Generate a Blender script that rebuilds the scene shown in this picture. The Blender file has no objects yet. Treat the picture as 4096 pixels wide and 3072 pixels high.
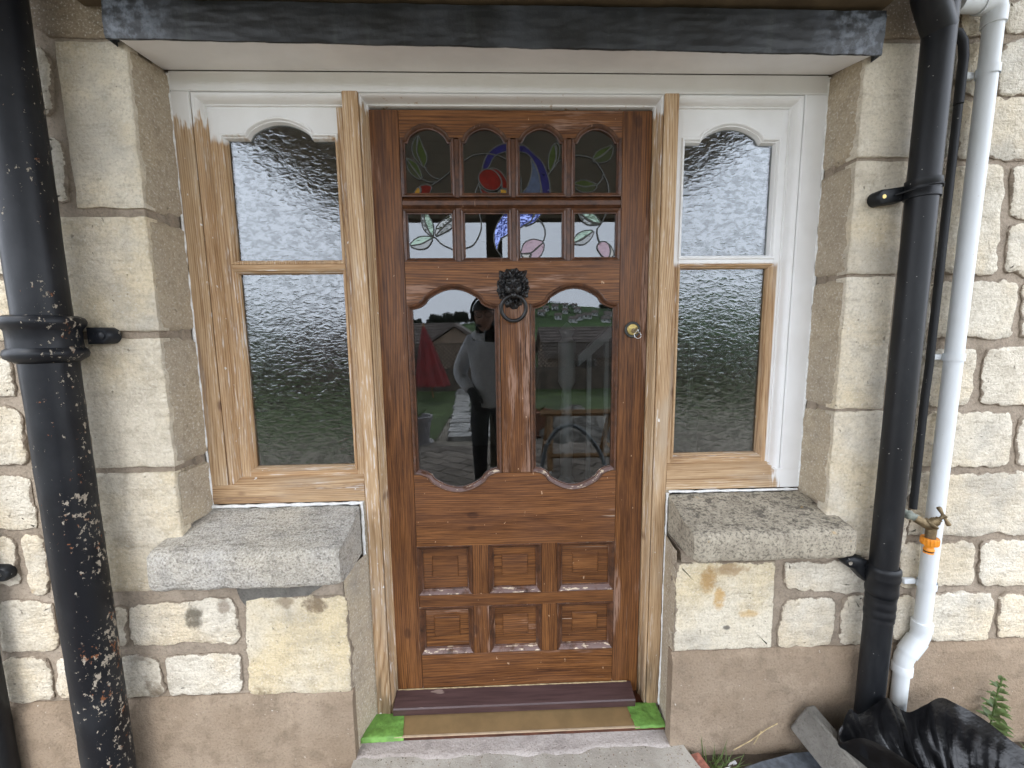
import bpy, bmesh, math, random
from mathutils import Vector, Matrix, noise

# ------------------------------------------------------------------ camera
scene = bpy.context.scene
cam_data = bpy.data.cameras.new('camera')
cam_data.sensor_fit = 'HORIZONTAL'
cam_data.sensor_width = 36.0
cam_data.lens = 36.0 * 403.07 / 1024.0          # phone ultra-wide lens
cam_data.clip_start = 0.005
cam_data.clip_end = 3000.0
camera = bpy.data.objects.new('camera', cam_data)
scene.collection.objects.link(camera)
scene.camera = camera
PITCH, YAW, ROLL = 0.120458, 0.0311656, -0.0124010
_cy, _sy, _cp, _sp = math.cos(YAW), math.sin(YAW), math.cos(PITCH), math.sin(PITCH)
_fwd = Vector((_sy * _cp, _cy * _cp, -_sp))
_right = Vector((_cy, -_sy, 0))
_up = _right.cross(_fwd)
_r2 = math.cos(ROLL) * _right + math.sin(ROLL) * _up
_u2 = -math.sin(ROLL) * _right + math.cos(ROLL) * _up
camera.matrix_world = Matrix(((_r2.x, _u2.x, -_fwd.x, 0.0), (_r2.y, _u2.y, -_fwd.y, -1.3),
                              (_r2.z, _u2.z, -_fwd.z, 1.45), (0, 0, 0, 1)))

# ------------------------------------------------------------------ sky and sun (overcast)
SUN_EL, SUN_AZ = math.radians(47), math.radians(192)      # azimuth clockwise from +Y
world = bpy.data.worlds.new('World')
scene.world = world
world.use_nodes = True
_wt = world.node_tree
_wt.nodes.clear()
_sky = _wt.nodes.new('ShaderNodeTexSky')
_sky.sky_type = 'NISHITA'
_sky.sun_disc = False
_sky.sun_elevation = SUN_EL
_sky.sun_rotation = SUN_AZ
_sky.dust_density = 4.0
_mx = _wt.nodes.new('ShaderNodeMix')
_mx.data_type = 'RGBA'
_mx.inputs[0].default_value = 0.95
_mx.inputs[7].default_value = (9.9, 10.6, 11.9, 1)        # even cloud cover
_bg = _wt.nodes.new('ShaderNodeBackground')
_bg.inputs[1].default_value = 0.14
_wo = _wt.nodes.new('ShaderNodeOutputWorld')
_wt.links.new(_sky.outputs[0], _mx.inputs[6])
_wt.links.new(_mx.outputs[2], _bg.inputs[0])
_wt.links.new(_bg.outputs[0], _wo.inputs[0])
sun_data = bpy.data.lights.new('sun', 'SUN')
sun_data.energy = 1.0
sun_data.angle = math.radians(30)
sun_data.color = (1.0, 0.97, 0.92)
sun = bpy.data.objects.new('sun', sun_data)
scene.collection.objects.link(sun)
_sd = Vector((math.sin(SUN_AZ) * math.cos(SUN_EL), math.cos(SUN_AZ) * math.cos(SUN_EL), math.sin(SUN_EL)))
sun.rotation_euler = _sd.to_track_quat('Z', 'Y').to_euler()
scene.view_settings.view_transform = 'Standard'
scene.view_settings.look = 'None'
scene.view_settings.gamma = 1.0
scene.view_settings.use_curve_mapping = False
scene.view_settings.exposure = 1.42
scene.cycles.max_bounces = 8
scene.cycles.transparent_max_bounces = 12
scene.cycles.sample_clamp_indirect = 6.0

# ------------------------------------------------------------------ helpers
COL = scene.collection
RND = random.Random(7)
WLOC = {}

def nz(x, y=0.0, z=0.0):
    return noise.noise(Vector((x, y, z)))

def catmull(pts, n=6, closed=False):
    P = [Vector(p) for p in pts]
    out = []
    m = len(P)
    rng = range(m if closed else m - 1)
    for i in rng:
        p1, p2 = P[i], P[(i + 1) % m]
        p0 = P[i - 1] if (closed or i > 0) else p1 * 2 - p2
        p3 = P[(i + 2) % m] if (closed or i + 2 < m) else p2 * 2 - p1
        for k in range(n):
            t = k / n
            out.append(0.5 * ((2 * p1) + (p2 - p0) * t + (2 * p0 - 5 * p1 + 4 * p2 - p3) * t * t
                              + (3 * p1 - p0 - 3 * p2 + p3) * t ** 3))
    if not closed:
        out.append(P[-1])
    return out

class MB:
    """collects shapes, given in world metres, into one mesh"""
    def __init__(self):
        self.bm = bmesh.new()

    def box(self, x0, x1, y0, y1, z0, z1, bev=0.0, seg=1, rot=None):
        m = Matrix.Translation(((x0 + x1) / 2, (y0 + y1) / 2, (z0 + z1) / 2))
        if rot is not None:
            m = m @ rot
        m = m @ Matrix.Diagonal((abs(x1 - x0), abs(y1 - y0), abs(z1 - z0), 1))
        g = bmesh.ops.create_cube(self.bm, size=1.0, matrix=m)
        if bev > 0:
            ed = list({e for v in g['verts'] for e in v.link_edges})
            bmesh.ops.bevel(self.bm, geom=ed, offset=bev, segments=seg, affect='EDGES', profile=0.5)
        return self

    def prism(self, pts, y0, y1, bev=0.0):
        """polygon in X,Z pushed from y0 (front) to y1 (back)"""
        bm = self.bm
        n = len(pts)
        def ring(p, y): return [bm.verts.new((a, y, b)) for a, b in p]
        if bev > 0:
            ins = inset(pts, bev)
            f0 = ring(ins, y0)
            f1 = ring(pts, y0 + bev)
        else:
            f0 = ring(pts, y0)
            f1 = f0
        b = ring(pts, y1)
        bm.faces.new(f0)
        bm.faces.new(b[::-1])
        for i in range(n):
            j = (i + 1) % n
            if bev > 0:
                bm.faces.new((f0[i], f1[i], f1[j], f0[j]))
            bm.faces.new((f1[i], b[i], b[j], f1[j]))
        return self

    def prof_x(self, prof, x0, x1):
        """closed Y,Z profile run along X"""
        bm = self.bm
        a = [bm.verts.new((x0, y, z)) for y, z in prof]
        b = [bm.verts.new((x1, y, z)) for y, z in prof]
        bm.faces.new(a)
        bm.faces.new(b[::-1])
        n = len(prof)
        for i in range(n):
            j = (i + 1) % n
            bm.faces.new((a[i], b[i], b[j], a[j]))
        return self

    def sweep(self, path, prof, closed=False):
        """path in X,Z; profile of (inset to the left of travel, Y), mitred"""
        bm = self.bm
        n = len(path)
        P = [Vector((p[0], p[1])) for p in path]
        rings = []
        for i in range(n):
            if closed or 0 < i < n - 1:
                d0 = (P[i] - P[i - 1]).normalized()
                d1 = (P[(i + 1) % n] - P[i]).normalized()
            elif i == 0:
                d0 = d1 = (P[1] - P[0]).normalized()
            else:
                d0 = d1 = (P[-1] - P[-2]).normalized()
            n0 = Vector((-d0.y, d0.x))
            n1 = Vector((-d1.y, d1.x))
            m = (n0 + n1)
            m = m.normalized() if m.length > 1e-6 else n0
            k = 1.0 / max(0.45, m.dot(n0))
            rings.append([bm.verts.new((P[i].x + m.x * a * k, y, P[i].y + m.y * a * k)) for a, y in prof])
        L = len(prof)
        for i in range(n if closed else n - 1):
            r0, r1 = rings[i], rings[(i + 1) % n]
            for j in range(L - 1):
                bm.faces.new((r0[j], r1[j], r1[j + 1], r0[j + 1]))
        if not closed and L > 2:
            bm.faces.new(rings[0])
            bm.faces.new(rings[-1][::-1])
        return self

    def tube(self, pts, r, n=12, caps=True):
        bm = self.bm
        P = [Vector(p) for p in pts]
        R = r if isinstance(r, (list, tuple)) else [r] * len(P)
        rings = []
        nrm = None
        for i, p in enumerate(P):
            t = (P[min(i + 1, len(P) - 1)] - P[max(i - 1, 0)])
            t = t.normalized() if t.length > 1e-9 else Vector((0, 0, 1))
            if nrm is None:
                a = Vector((0, 1, 0)) if abs(t.y) < 0.9 else Vector((1, 0, 0))
                nrm = t.cross(a).normalized()
            else:
                nrm = (nrm - t * nrm.dot(t))
                nrm = nrm.normalized() if nrm.length > 1e-9 else t.orthogonal().normalized()
            b = t.cross(nrm)
            rings.append([bm.verts.new(p + (nrm * math.cos(2 * math.pi * k / n) + b * math.sin(2 * math.pi * k / n)) * R[i])
                          for k in range(n)])
        for i in range(len(P) - 1):
            for k in range(n):
                l = (k + 1) % n
                bm.faces.new((rings[i][k], rings[i][l], rings[i + 1][l], rings[i + 1][k]))
        if caps:
            bm.faces.new(rings[0][::-1])
            bm.faces.new(rings[-1])
        return self

    def lathe(self, c, prof, n=24, axis=(0, 0, 1)):
        """(radius, height) profile turned about an axis through c"""
        ax = Vector(axis).normalized()
        c = Vector(c)
        pts = [c + ax * h for _, h in prof]
        a = ax.orthogonal().normalized()
        b = ax.cross(a)
        bm = self.bm
        rings = []
        for (r, h), p in zip(prof, pts):
            rings.append([bm.verts.new(p + (a * math.cos(2 * math.pi * k / n) + b * math.sin(2 * math.pi * k / n)) * max(r, 1e-5))
                          for k in range(n)])
        for i in range(len(prof) - 1):
            for k in range(n):
                l = (k + 1) % n
                bm.faces.new((rings[i][k], rings[i][l], rings[i + 1][l], rings[i + 1][k]))
        bm.faces.new(rings[0][::-1])
        bm.faces.new(rings[-1])
        return self

    def grid(self, fn, nu, nv, closed_u=False):
        bm = self.bm
        V = [[bm.verts.new(fn(u / nu, v / nv)) for u in range(nu if closed_u else nu + 1)] for v in range(nv + 1)]
        W = nu if closed_u else nu + 1
        for v in range(nv):
            for u in range(nu):
                u2 = (u + 1) % W
                bm.faces.new((V[v][u], V[v][u2], V[v + 1][u2], V[v + 1][u]))
        return self

    def quad(self, a, b, c, d):
        self.bm.faces.new([self.bm.verts.new(p) for p in (a, b, c, d)])
        return self

    def build(self, name, mat, parent=None, angle=35, norm=True):
        bm = self.bm
        if norm:
            bmesh.ops.recalc_face_normals(bm, faces=bm.faces[:])
        me = bpy.data.meshes.new(name)
        if len(bm.verts):
            lo = Vector((min(v.co.x for v in bm.verts), min(v.co.y for v in bm.verts), min(v.co.z for v in bm.verts)))
            hi = Vector((max(v.co.x for v in bm.verts), max(v.co.y for v in bm.verts), max(v.co.z for v in bm.verts)))
            c = (lo + hi) / 2
        else:
            c = Vector()
        bmesh.ops.translate(bm, verts=bm.verts[:], vec=-c)
        bm.to_mesh(me)
        bm.free()
        if angle:
            for p in me.polygons:
                p.use_smooth = True
            me.set_sharp_from_angle(angle=math.radians(angle))
        if mat is not None:
            me.materials.append(mat)
        o = bpy.data.objects.new(name, me)
        COL.objects.link(o)
        place(o, c, parent)
        return o

def place(o, wloc, parent):
    if parent is not None:
        o.parent = parent
        o.location = Vector(wloc) - WLOC[parent.name]
    else:
        o.location = wloc
    WLOC[o.name] = Vector(wloc)

def inset(pts, d):
    """shrink a closed polygon by d (either winding)"""
    n = len(pts)
    area = sum(pts[i][0] * pts[(i + 1) % n][1] - pts[(i + 1) % n][0] * pts[i][1] for i in range(n))
    s = 1.0 if area > 0 else -1.0
    out = []
    for i in range(n):
        p0, p1, p2 = Vector(pts[i - 1]), Vector(pts[i]), Vector(pts[(i + 1) % n])
        d0 = (p1 - p0).normalized()
        d1 = (p2 - p1).normalized()
        m = Vector((-d0.y, d0.x)) + Vector((-d1.y, d1.x))
        m = m.normalized() if m.length > 1e-6 else Vector((-d0.y, d0.x))
        k = 1.0 / max(0.5, m.dot(Vector((-d0.y, d0.x))))
        q = p1 + m * (d * k * s)
        out.append((q.x, q.y))
    return out

def tag(o, label=None, cat=None, group=None, kind=None):
    if label: o['label'] = label
    if cat: o['category'] = cat
    if group: o['group'] = group
    if kind: o['kind'] = kind
    return o

def thing(name, label, cat, loc=(0, 0, 0), group=None):
    o = bpy.data.objects.new(name, None)
    o.empty_display_size = 0.1
    COL.objects.link(o)
    o.location = loc
    WLOC[o.name] = Vector(loc)
    return tag(o, label, cat, group)

# ------------------------------------------------------------------ material helpers
class NB:
    def __init__(self, name):
        self.m = bpy.data.materials.new(name)
        self.m.use_nodes = True
        self.t = self.m.node_tree
        self.t.nodes.clear()
        self.out = self.t.nodes.new('ShaderNodeOutputMaterial')

    def node(self, kind, ins=None, **props):
        n = self.t.nodes.new(kind)
        for k, v in props.items():
            setattr(n, k, v)
        for k, v in (ins or {}).items():
            self.put(n.inputs[k], v)
        return n

    def put(self, sock, v):
        if isinstance(v, bpy.types.NodeSocket):
            self.t.links.new(v, sock)
        elif isinstance(v, (tuple, list)) and len(v) == 3 and sock.type == 'RGBA':
            sock.default_value = (*v, 1)
        else:
            sock.default_value = v

    def pos(self, scale=(1, 1, 1), rand=0.0, loc=(0, 0, 0)):
        g = self.node('ShaderNodeNewGeometry').outputs['Position']
        if rand:
            oi = self.node('ShaderNodeObjectInfo').outputs['Random']
            k = self.math('MULTIPLY', oi, rand)
            g = self.node('ShaderNodeVectorMath', {0: g, 1: self.comb(k, k, k)}, operation='ADD').outputs[0]
        return self.node('ShaderNodeMapping', {0: g, 'Scale': scale, 'Location': loc}).outputs[0]

    def comb(self, x, y, z):
        return self.node('ShaderNodeCombineXYZ', {0: x, 1: y, 2: z}).outputs[0]

    def sep(self, v=None):
        if v is None:
            v = self.node('ShaderNodeNewGeometry').outputs['Position']
        n = self.node('ShaderNodeSeparateXYZ', {0: v})
        return n.outputs[0], n.outputs[1], n.outputs[2]

    def noise(self, vec, scale, detail=4.0, rough=0.55, dist=0.0):
        return self.node('ShaderNodeTexNoise', {'Vector': vec, 'Scale': scale, 'Detail': detail, 'Roughness': rough,
                                                'Distortion': dist}).outputs['Fac']

    def voro(self, vec, scale, feature='F1', out='Distance'):
        return self.node('ShaderNodeTexVoronoi', {'Vector': vec, 'Scale': scale}, feature=feature).outputs[out]

    def math(self, op, a, b=0.0, c=0.0, clamp=False):
        n = self.node('ShaderNodeMath', {0: a, 1: b}, operation=op)
        if op in ('MULTIPLY_ADD', 'SMOOTH_MIN', 'SMOOTH_MAX'):
            self.put(n.inputs[2], c)
        n.use_clamp = clamp
        return n.outputs[0]

    def step(self, v, lo, hi, a=0.0, b=1.0):
        return self.node('ShaderNodeMapRange', {'Value': v, 'From Min': lo, 'From Max': hi, 'To Min': a, 'To Max': b},
                         interpolation_type='SMOOTHSTEP').outputs[0]

    def ramp(self, fac, stops):
        n = self.node('ShaderNodeValToRGB', {0: fac})
        e = n.color_ramp.elements
        while len(e) > len(stops):
            e.remove(e[-1])
        while len(e) < len(stops):
            e.new(0.5)
        for el, (p, c) in zip(e, stops):
            el.position = p
            el.color = (*c, 1)
        return n.outputs[0]

    def mix(self, fac, a, b, blend='MIX'):
        n = self.node('ShaderNodeMix', data_type='RGBA', blend_type=blend)
        self.put(n.inputs[0], fac)
        self.put(n.inputs[6], a)
        self.put(n.inputs[7], b)
        return n.outputs[2]

    def bump(self, h, strength=0.5, dist=0.002, normal=None):
        i = {'Height': h, 'Strength': strength, 'Distance': dist}
        if normal is not None:
            i['Normal'] = normal
        return self.node('ShaderNodeBump', i).outputs[0]

    def done(self, color, rough=0.7, normal=None, metal=0.0, spec=0.5, coat=0.0, coat_rough=0.1):
        p = self.node('ShaderNodeBsdfPrincipled', {'Base Color': color, 'Roughness': rough, 'Metallic': metal,
                                                   'Specular IOR Level': spec, 'Coat Weight': coat, 'Coat Roughness': coat_rough})
        if normal is not None:
            self.put(p.inputs['Normal'], normal)
        self.t.links.new(p.outputs[0], self.out.inputs[0])
        self.bsdf = p
        return self.m

# ------------------------------------------------------------------ materials
MAT = {}

def wood_fields(b, axis, rand=30.0):
    """streaks, rings and fibre along Z or X, from world position plus a shift for each part"""
    lo = 0.055
    sc = (1, 1, lo) if axis == 'Z' else (lo, 1, 1)
    v = b.pos(sc, rand)
    v2 = b.pos((1, 1, 0.12) if axis == 'Z' else (0.12, 1, 1), rand)
    warp = b.noise(v2, 6.0, 1.2, 0.45)
    x, y, z = b.sep(v)
    across = b.math('ADD', x if axis == 'Z' else z, b.math('MULTIPLY', y, 0.6))
    ph = b.math('ADD', b.math('MULTIPLY', across, 820.0), b.math('MULTIPLY', warp, 110.0))
    ph = b.math('ADD', ph, b.math('MULTIPLY', b.noise(v, 120.0, 2.0), 2.2))
    rings = b.math('POWER', b.math('MULTIPLY_ADD', b.math('SINE', ph), 0.5, 0.5), 2.2)
    rings = b.math('MULTIPLY', b.math('SUBTRACT', 1.0, rings), b.step(b.noise(v2, 11.0, 2.0), 0.30, 0.62, 0.45, 1.0))
    broad = b.math('ADD', b.math('MULTIPLY', b.noise(v, 26.0, 3.0, 0.6), 0.5), b.math('MULTIPLY', b.noise(v, 105.0, 3.0, 0.6), 0.5))
    fibre = b.noise(v, 190.0, 3.0, 0.7)
    # knots: rare cells of a voronoi stretched along the grain
    kv = b.pos((1, 0.2, 0.55) if axis == 'Z' else (0.55, 0.2, 1), rand)
    d = b.voro(kv, 7.5)
    knot = b.step(d, 0.05, 0.11, 1.0, 0.0)
    return rings, broad, fibre, knot, v

def pine(b, axis, residue=0.0):
    rings, broad, fibre, knot, v = wood_fields(b, axis)
    f = b.math('ADD', b.math('MULTIPLY', rings, 0.17), b.math('ADD', b.math('MULTIPLY', broad, 0.68), b.math('MULTIPLY', fibre, 0.42)))
    col = b.ramp(f, [(0.46, (0.24, 0.135, 0.062)), (0.58, (0.40, 0.260, 0.138)), (0.70, (0.50, 0.350, 0.205)), (0.85, (0.60, 0.460, 0.305))])
    oi = b.node('ShaderNodeObjectInfo').outputs['Random']
    col = b.mix(b.math('MULTIPLY', oi, 0.40), col, b.mix(1.0, col, (1.0, 0.80, 0.60), 'MULTIPLY'))
    dk = b.math('MULTIPLY', b.step(b.noise(v, 16.0, 3.0), 0.56, 0.66), b.step(fibre, 0.42, 0.58))
    col = b.mix(b.math('MULTIPLY', dk, 0.6), col, (0.115, 0.055, 0.03))
    x_, y_, z_ = b.sep()
    foot = b.math('MULTIPLY', b.step(z_, 0.55, 0.18), b.step(b.noise(b.pos((1, 1, 0.12)), 24.0, 4.0), 0.42, 0.60))
    col = b.mix(b.math('MULTIPLY', foot, 0.7), col, (0.075, 0.058, 0.035))
    # grey weathering and ghosts of old paint left in the grain
    grey = b.step(b.noise(b.pos((1, 1, 0.3) if axis == 'Z' else (0.3, 1, 1), 11.0), 9.0, 4.0), 0.5, 0.72)
    col = b.mix(b.math('MULTIPLY', grey, 0.6), col, (0.42, 0.345, 0.26))
    rem = b.math('MULTIPLY', b.step(fibre, 0.56, 0.68), b.step(b.noise(v, 9.0, 3.0), 0.48 - 0.20 * residue, 0.66 - 0.22 * residue))
    col = b.mix(b.math('MULTIPLY', rem, 0.85), col, (0.70, 0.66, 0.62))
    spot = b.step(b.noise(b.pos((1, 1, 0.6) if axis == 'Z' else (0.6, 1, 1), 5.0), 60.0, 2.0), 0.735, 0.76)
    col = b.mix(b.math('MULTIPLY', spot, 0.8), col, (0.78, 0.77, 0.75))
    col = b.mix(b.math('MULTIPLY', knot, 0.75), col, (0.11, 0.05, 0.028))
    h = b.math('SUBTRACT', b.math('ADD', b.math('MULTIPLY', rings, 0.4), fibre), b.math('MULTIPLY', knot, 0.3))
    return col, h

def frame_mat(name, axis, rule='bare', residue=0.0):
    b = NB(name)
    pc, ph = pine(b, axis, residue)
    wn = b.noise(b.pos((1, 1, 0.06) if axis == 'Z' else (0.06, 1, 1)), 90.0, 3.0)
    wc = b.mix(b.step(b.noise(b.pos(), 5.0, 5.0), 0.35, 0.75), (0.82, 0.82, 0.81), (0.74, 0.73, 0.71))
    chip = b.step(b.noise(b.pos((1, 1, 1)), 42.0, 5.0, 0.6), 0.735, 0.755)
    x, y, z = b.sep()
    if rule == 'bare':
        fac = 0.0
    elif rule == 'white':
        fac = b.math('SUBTRACT', 1.0, b.math('MULTIPLY', chip, 0.6))
    else:
        ax, lim, amp, other = rule
        edge = b.math('MULTIPLY', b.math('SUBTRACT', b.noise(b.pos((1, 1, 0.10)), 55.0, 3.0, 0.65), 0.5), amp)
        edge2 = b.math('MULTIPLY', b.math('SUBTRACT', b.noise(b.pos(), 14.0, 3.0), 0.5), amp * 0.7)
        e = b.math('ADD', b.math('ADD', z if ax == 'z' else x, edge), edge2)
        fac = b.step(e, lim - 0.012, lim + 0.010)
        if other is not None:                       # also white on the far side of a second, X, limit
            e2 = b.math('ADD', x, b.math('MULTIPLY', edge, 0.15))
            fac = b.math('MAXIMUM', fac, b.step(e2, other - 0.003, other + 0.003))
        fac = b.math('SUBTRACT', fac, b.math('MULTIPLY', chip, 0.5), clamp=True)
    if rule == 'bare':
        col, h = pc, b.math('MULTIPLY', ph, 1.0)
        rough = 0.72
    else:
        col = b.mix(fac, pc, wc)
        h = b.math('ADD', b.math('MULTIPLY', ph, b.math('SUBTRACT', 1.0, b.math('MULTIPLY', fac, 0.85))), b.math('MULTIPLY', fac, 0.9))
        h = b.math('ADD', h, b.math('MULTIPLY', wn, b.math('MULTIPLY', fac, 0.25)))
        rough = b.math('MULTIPLY_ADD', fac, -0.28, 0.72)
    MAT[name] = b.done(col, rough, b.bump(h, 0.45, 0.0016))
    return MAT[name]

frame_mat('pine_upright', 'Z')
frame_mat('pine_level', 'X')
frame_mat('white_upright', 'Z', 'white')
frame_mat('white_level', 'X', 'white')
frame_mat('pine_part_white', 'Z', ('z', 2.075, 0.17, None))
frame_mat('mould_part_white', 'Z', ('z', 2.075, 0.17, None), 0.8)
frame_mat('bead_upright', 'Z', 'bare', 0.6)
frame_mat('bead_level', 'X', 'bare', 0.7)
frame_mat('bead_part_white', 'Z', ('z', 2.030, 0.05, None), 0.7)
frame_mat('pine_top_white', 'Z', ('z', 2.105, 0.12, None), 0.7)
frame_mat('sash_part_white', 'Z', ('z', 1.664, 0.012, 0.888))
frame_mat('rail_part_white', 'X', ('x', 0.905, 0.10, None))

def door_mat(name, axis, weather):
    b = NB(name)
    rings, broad, fibre, knot, v = wood_fields(b, axis, 17.0)
    f = b.math('ADD', b.math('MULTIPLY', rings, 0.11), b.math('ADD', b.math('MULTIPLY', broad, 0.74), b.math('MULTIPLY', fibre, 0.44)))
    col = b.ramp(f, [(0.48, (0.036, 0.0130, 0.0052)), (0.60, (0.092, 0.0345, 0.0108)), (0.72, (0.165, 0.066, 0.0200)), (0.87, (0.26, 0.112, 0.037))])
    pale = b.step(b.noise(b.pos((1, 1, 0.4) if axis == 'Z' else (0.4, 1, 1), 9.0), 5.0, 4.0, 0.6), 0.40, 0.70)
    col = b.mix(b.math('MULTIPLY', pale, 0.22), col, (0.20, 0.100, 0.062))
    # bleached, bare-worn patches broken up by the fibre
    wv = b.pos((1, 1, 0.16) if axis == 'Z' else (0.16, 1, 1), 3.0)
    wear = b.step(b.noise(wv, 9.0, 5.0, 0.62), weather, weather + 0.07)
    wear = b.math('MULTIPLY', wear, b.step(fibre, 0.40, 0.56))
    col = b.mix(b.math('MULTIPLY', wear, 0.6), col, (0.36, 0.235, 0.18))
    crack = b.math('MULTIPLY', b.step(b.noise(b.pos((1, 1, 0.02) if axis == 'Z' else (0.02, 1, 1), 21.0), 150.0, 2.0), 0.70, 0.735),
                   b.step(b.noise(v, 12.0, 2.0), 0.5, 0.62))
    col = b.mix(b.math('MULTIPLY', crack, 0.8), col, (0.50, 0.39, 0.30))
    nick = b.step(b.noise(b.pos((1, 1, 0.6), 4.0), 75.0, 2.0), 0.735, 0.76)
    col = b.mix(b.math('MULTIPLY', nick, 0.7), col, (0.50, 0.34, 0.22))
    col = b.mix(b.math('MULTIPLY', knot, 0.55), col, (0.03, 0.012, 0.008))
    h = b.math('SUBTRACT', b.math('ADD', fibre, b.math('MULTIPLY', rings, 0.25)), b.math('MULTIPLY', crack, 0.6))
    rough = b.math('MULTIPLY_ADD', wear, 0.25, b.math('MULTIPLY_ADD', broad, 0.22, 0.30))
    MAT[name] = b.done(col, rough, b.bump(h, 0.5, 0.0014), spec=0.30)

door_mat('door_upright', 'Z', 0.575)
door_mat('door_level', 'X', 0.59)
door_mat('door_worn', 'Z', 0.49)
door_mat('door_panel', 'X', 0.62)

def make_ledge():            # moulding whose lacquer has gone grey and flaked along its lower ledges
    b = NB('door_moulding')
    v = b.pos((1, 1, 1), 6.0)
    n = b.noise(v, 24.0, 5.0, 0.65)
    col = b.ramp(b.noise(v, 30.0, 6.0, 0.7), [(0.3, (0.026, 0.010, 0.005)), (0.7, (0.125, 0.048, 0.019))])
    sc = b.math('MULTIPLY', b.step(b.noise(b.pos((1, 1, 0.15), 6.0), 60.0, 4.0, 0.7), 0.60, 0.68), b.step(b.noise(v, 7.0, 3.0), 0.45, 0.6))
    col = b.mix(b.math('MULTIPLY', sc, 0.55), col, (0.34, 0.20, 0.13))
    up = b.node('ShaderNodeSeparateXYZ', {0: b.node('ShaderNodeNewGeometry').outputs['Normal']}).outputs[2]
    x, y, z = b.sep()
    weathered = b.step(z, 1.12, 1.02)                       # the rain-washed lower half of the door
    w = b.math('MULTIPLY', b.math('MULTIPLY', b.step(up, 0.15, 0.5), weathered), b.step(n, 0.33, 0.52))
    col = b.mix(b.math('MULTIPLY', w, 0.75), col, (0.20, 0.135, 0.125))
    fl = b.math('MULTIPLY', w, b.step(b.noise(b.pos((0.35, 1, 1), 2.0), 95.0, 3.0), 0.57, 0.63))
    col = b.mix(fl, col, (0.62, 0.50, 0.36))
    MAT['door_moulding'] = b.done(col, b.math('MULTIPLY_ADD', w, 0.1, 0.36), b.bump(b.noise(v, 140.0, 3.0), 0.3, 0.001), spec=0.5)
make_ledge()

def make_bar():
    b = NB('weather_bar')
    v = b.pos((0.05, 1, 1))
    f = b.noise(v, 120.0, 4.0, 0.65)
    col = b.ramp(f, [(0.3, (0.040, 0.021, 0.021)), (0.7, (0.085, 0.047, 0.045))])
    x, y, z = b.sep()
    col = b.mix(b.math('MULTIPLY', b.step(b.noise(b.pos((0.2, 1, 1)), 30.0, 3.0), 0.66, 0.70), 0.5), col, (0.36, 0.27, 0.23))
    MAT['weather_bar'] = b.done(col, 0.42, b.bump(f, 0.3, 0.001))
make_bar()

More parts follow.
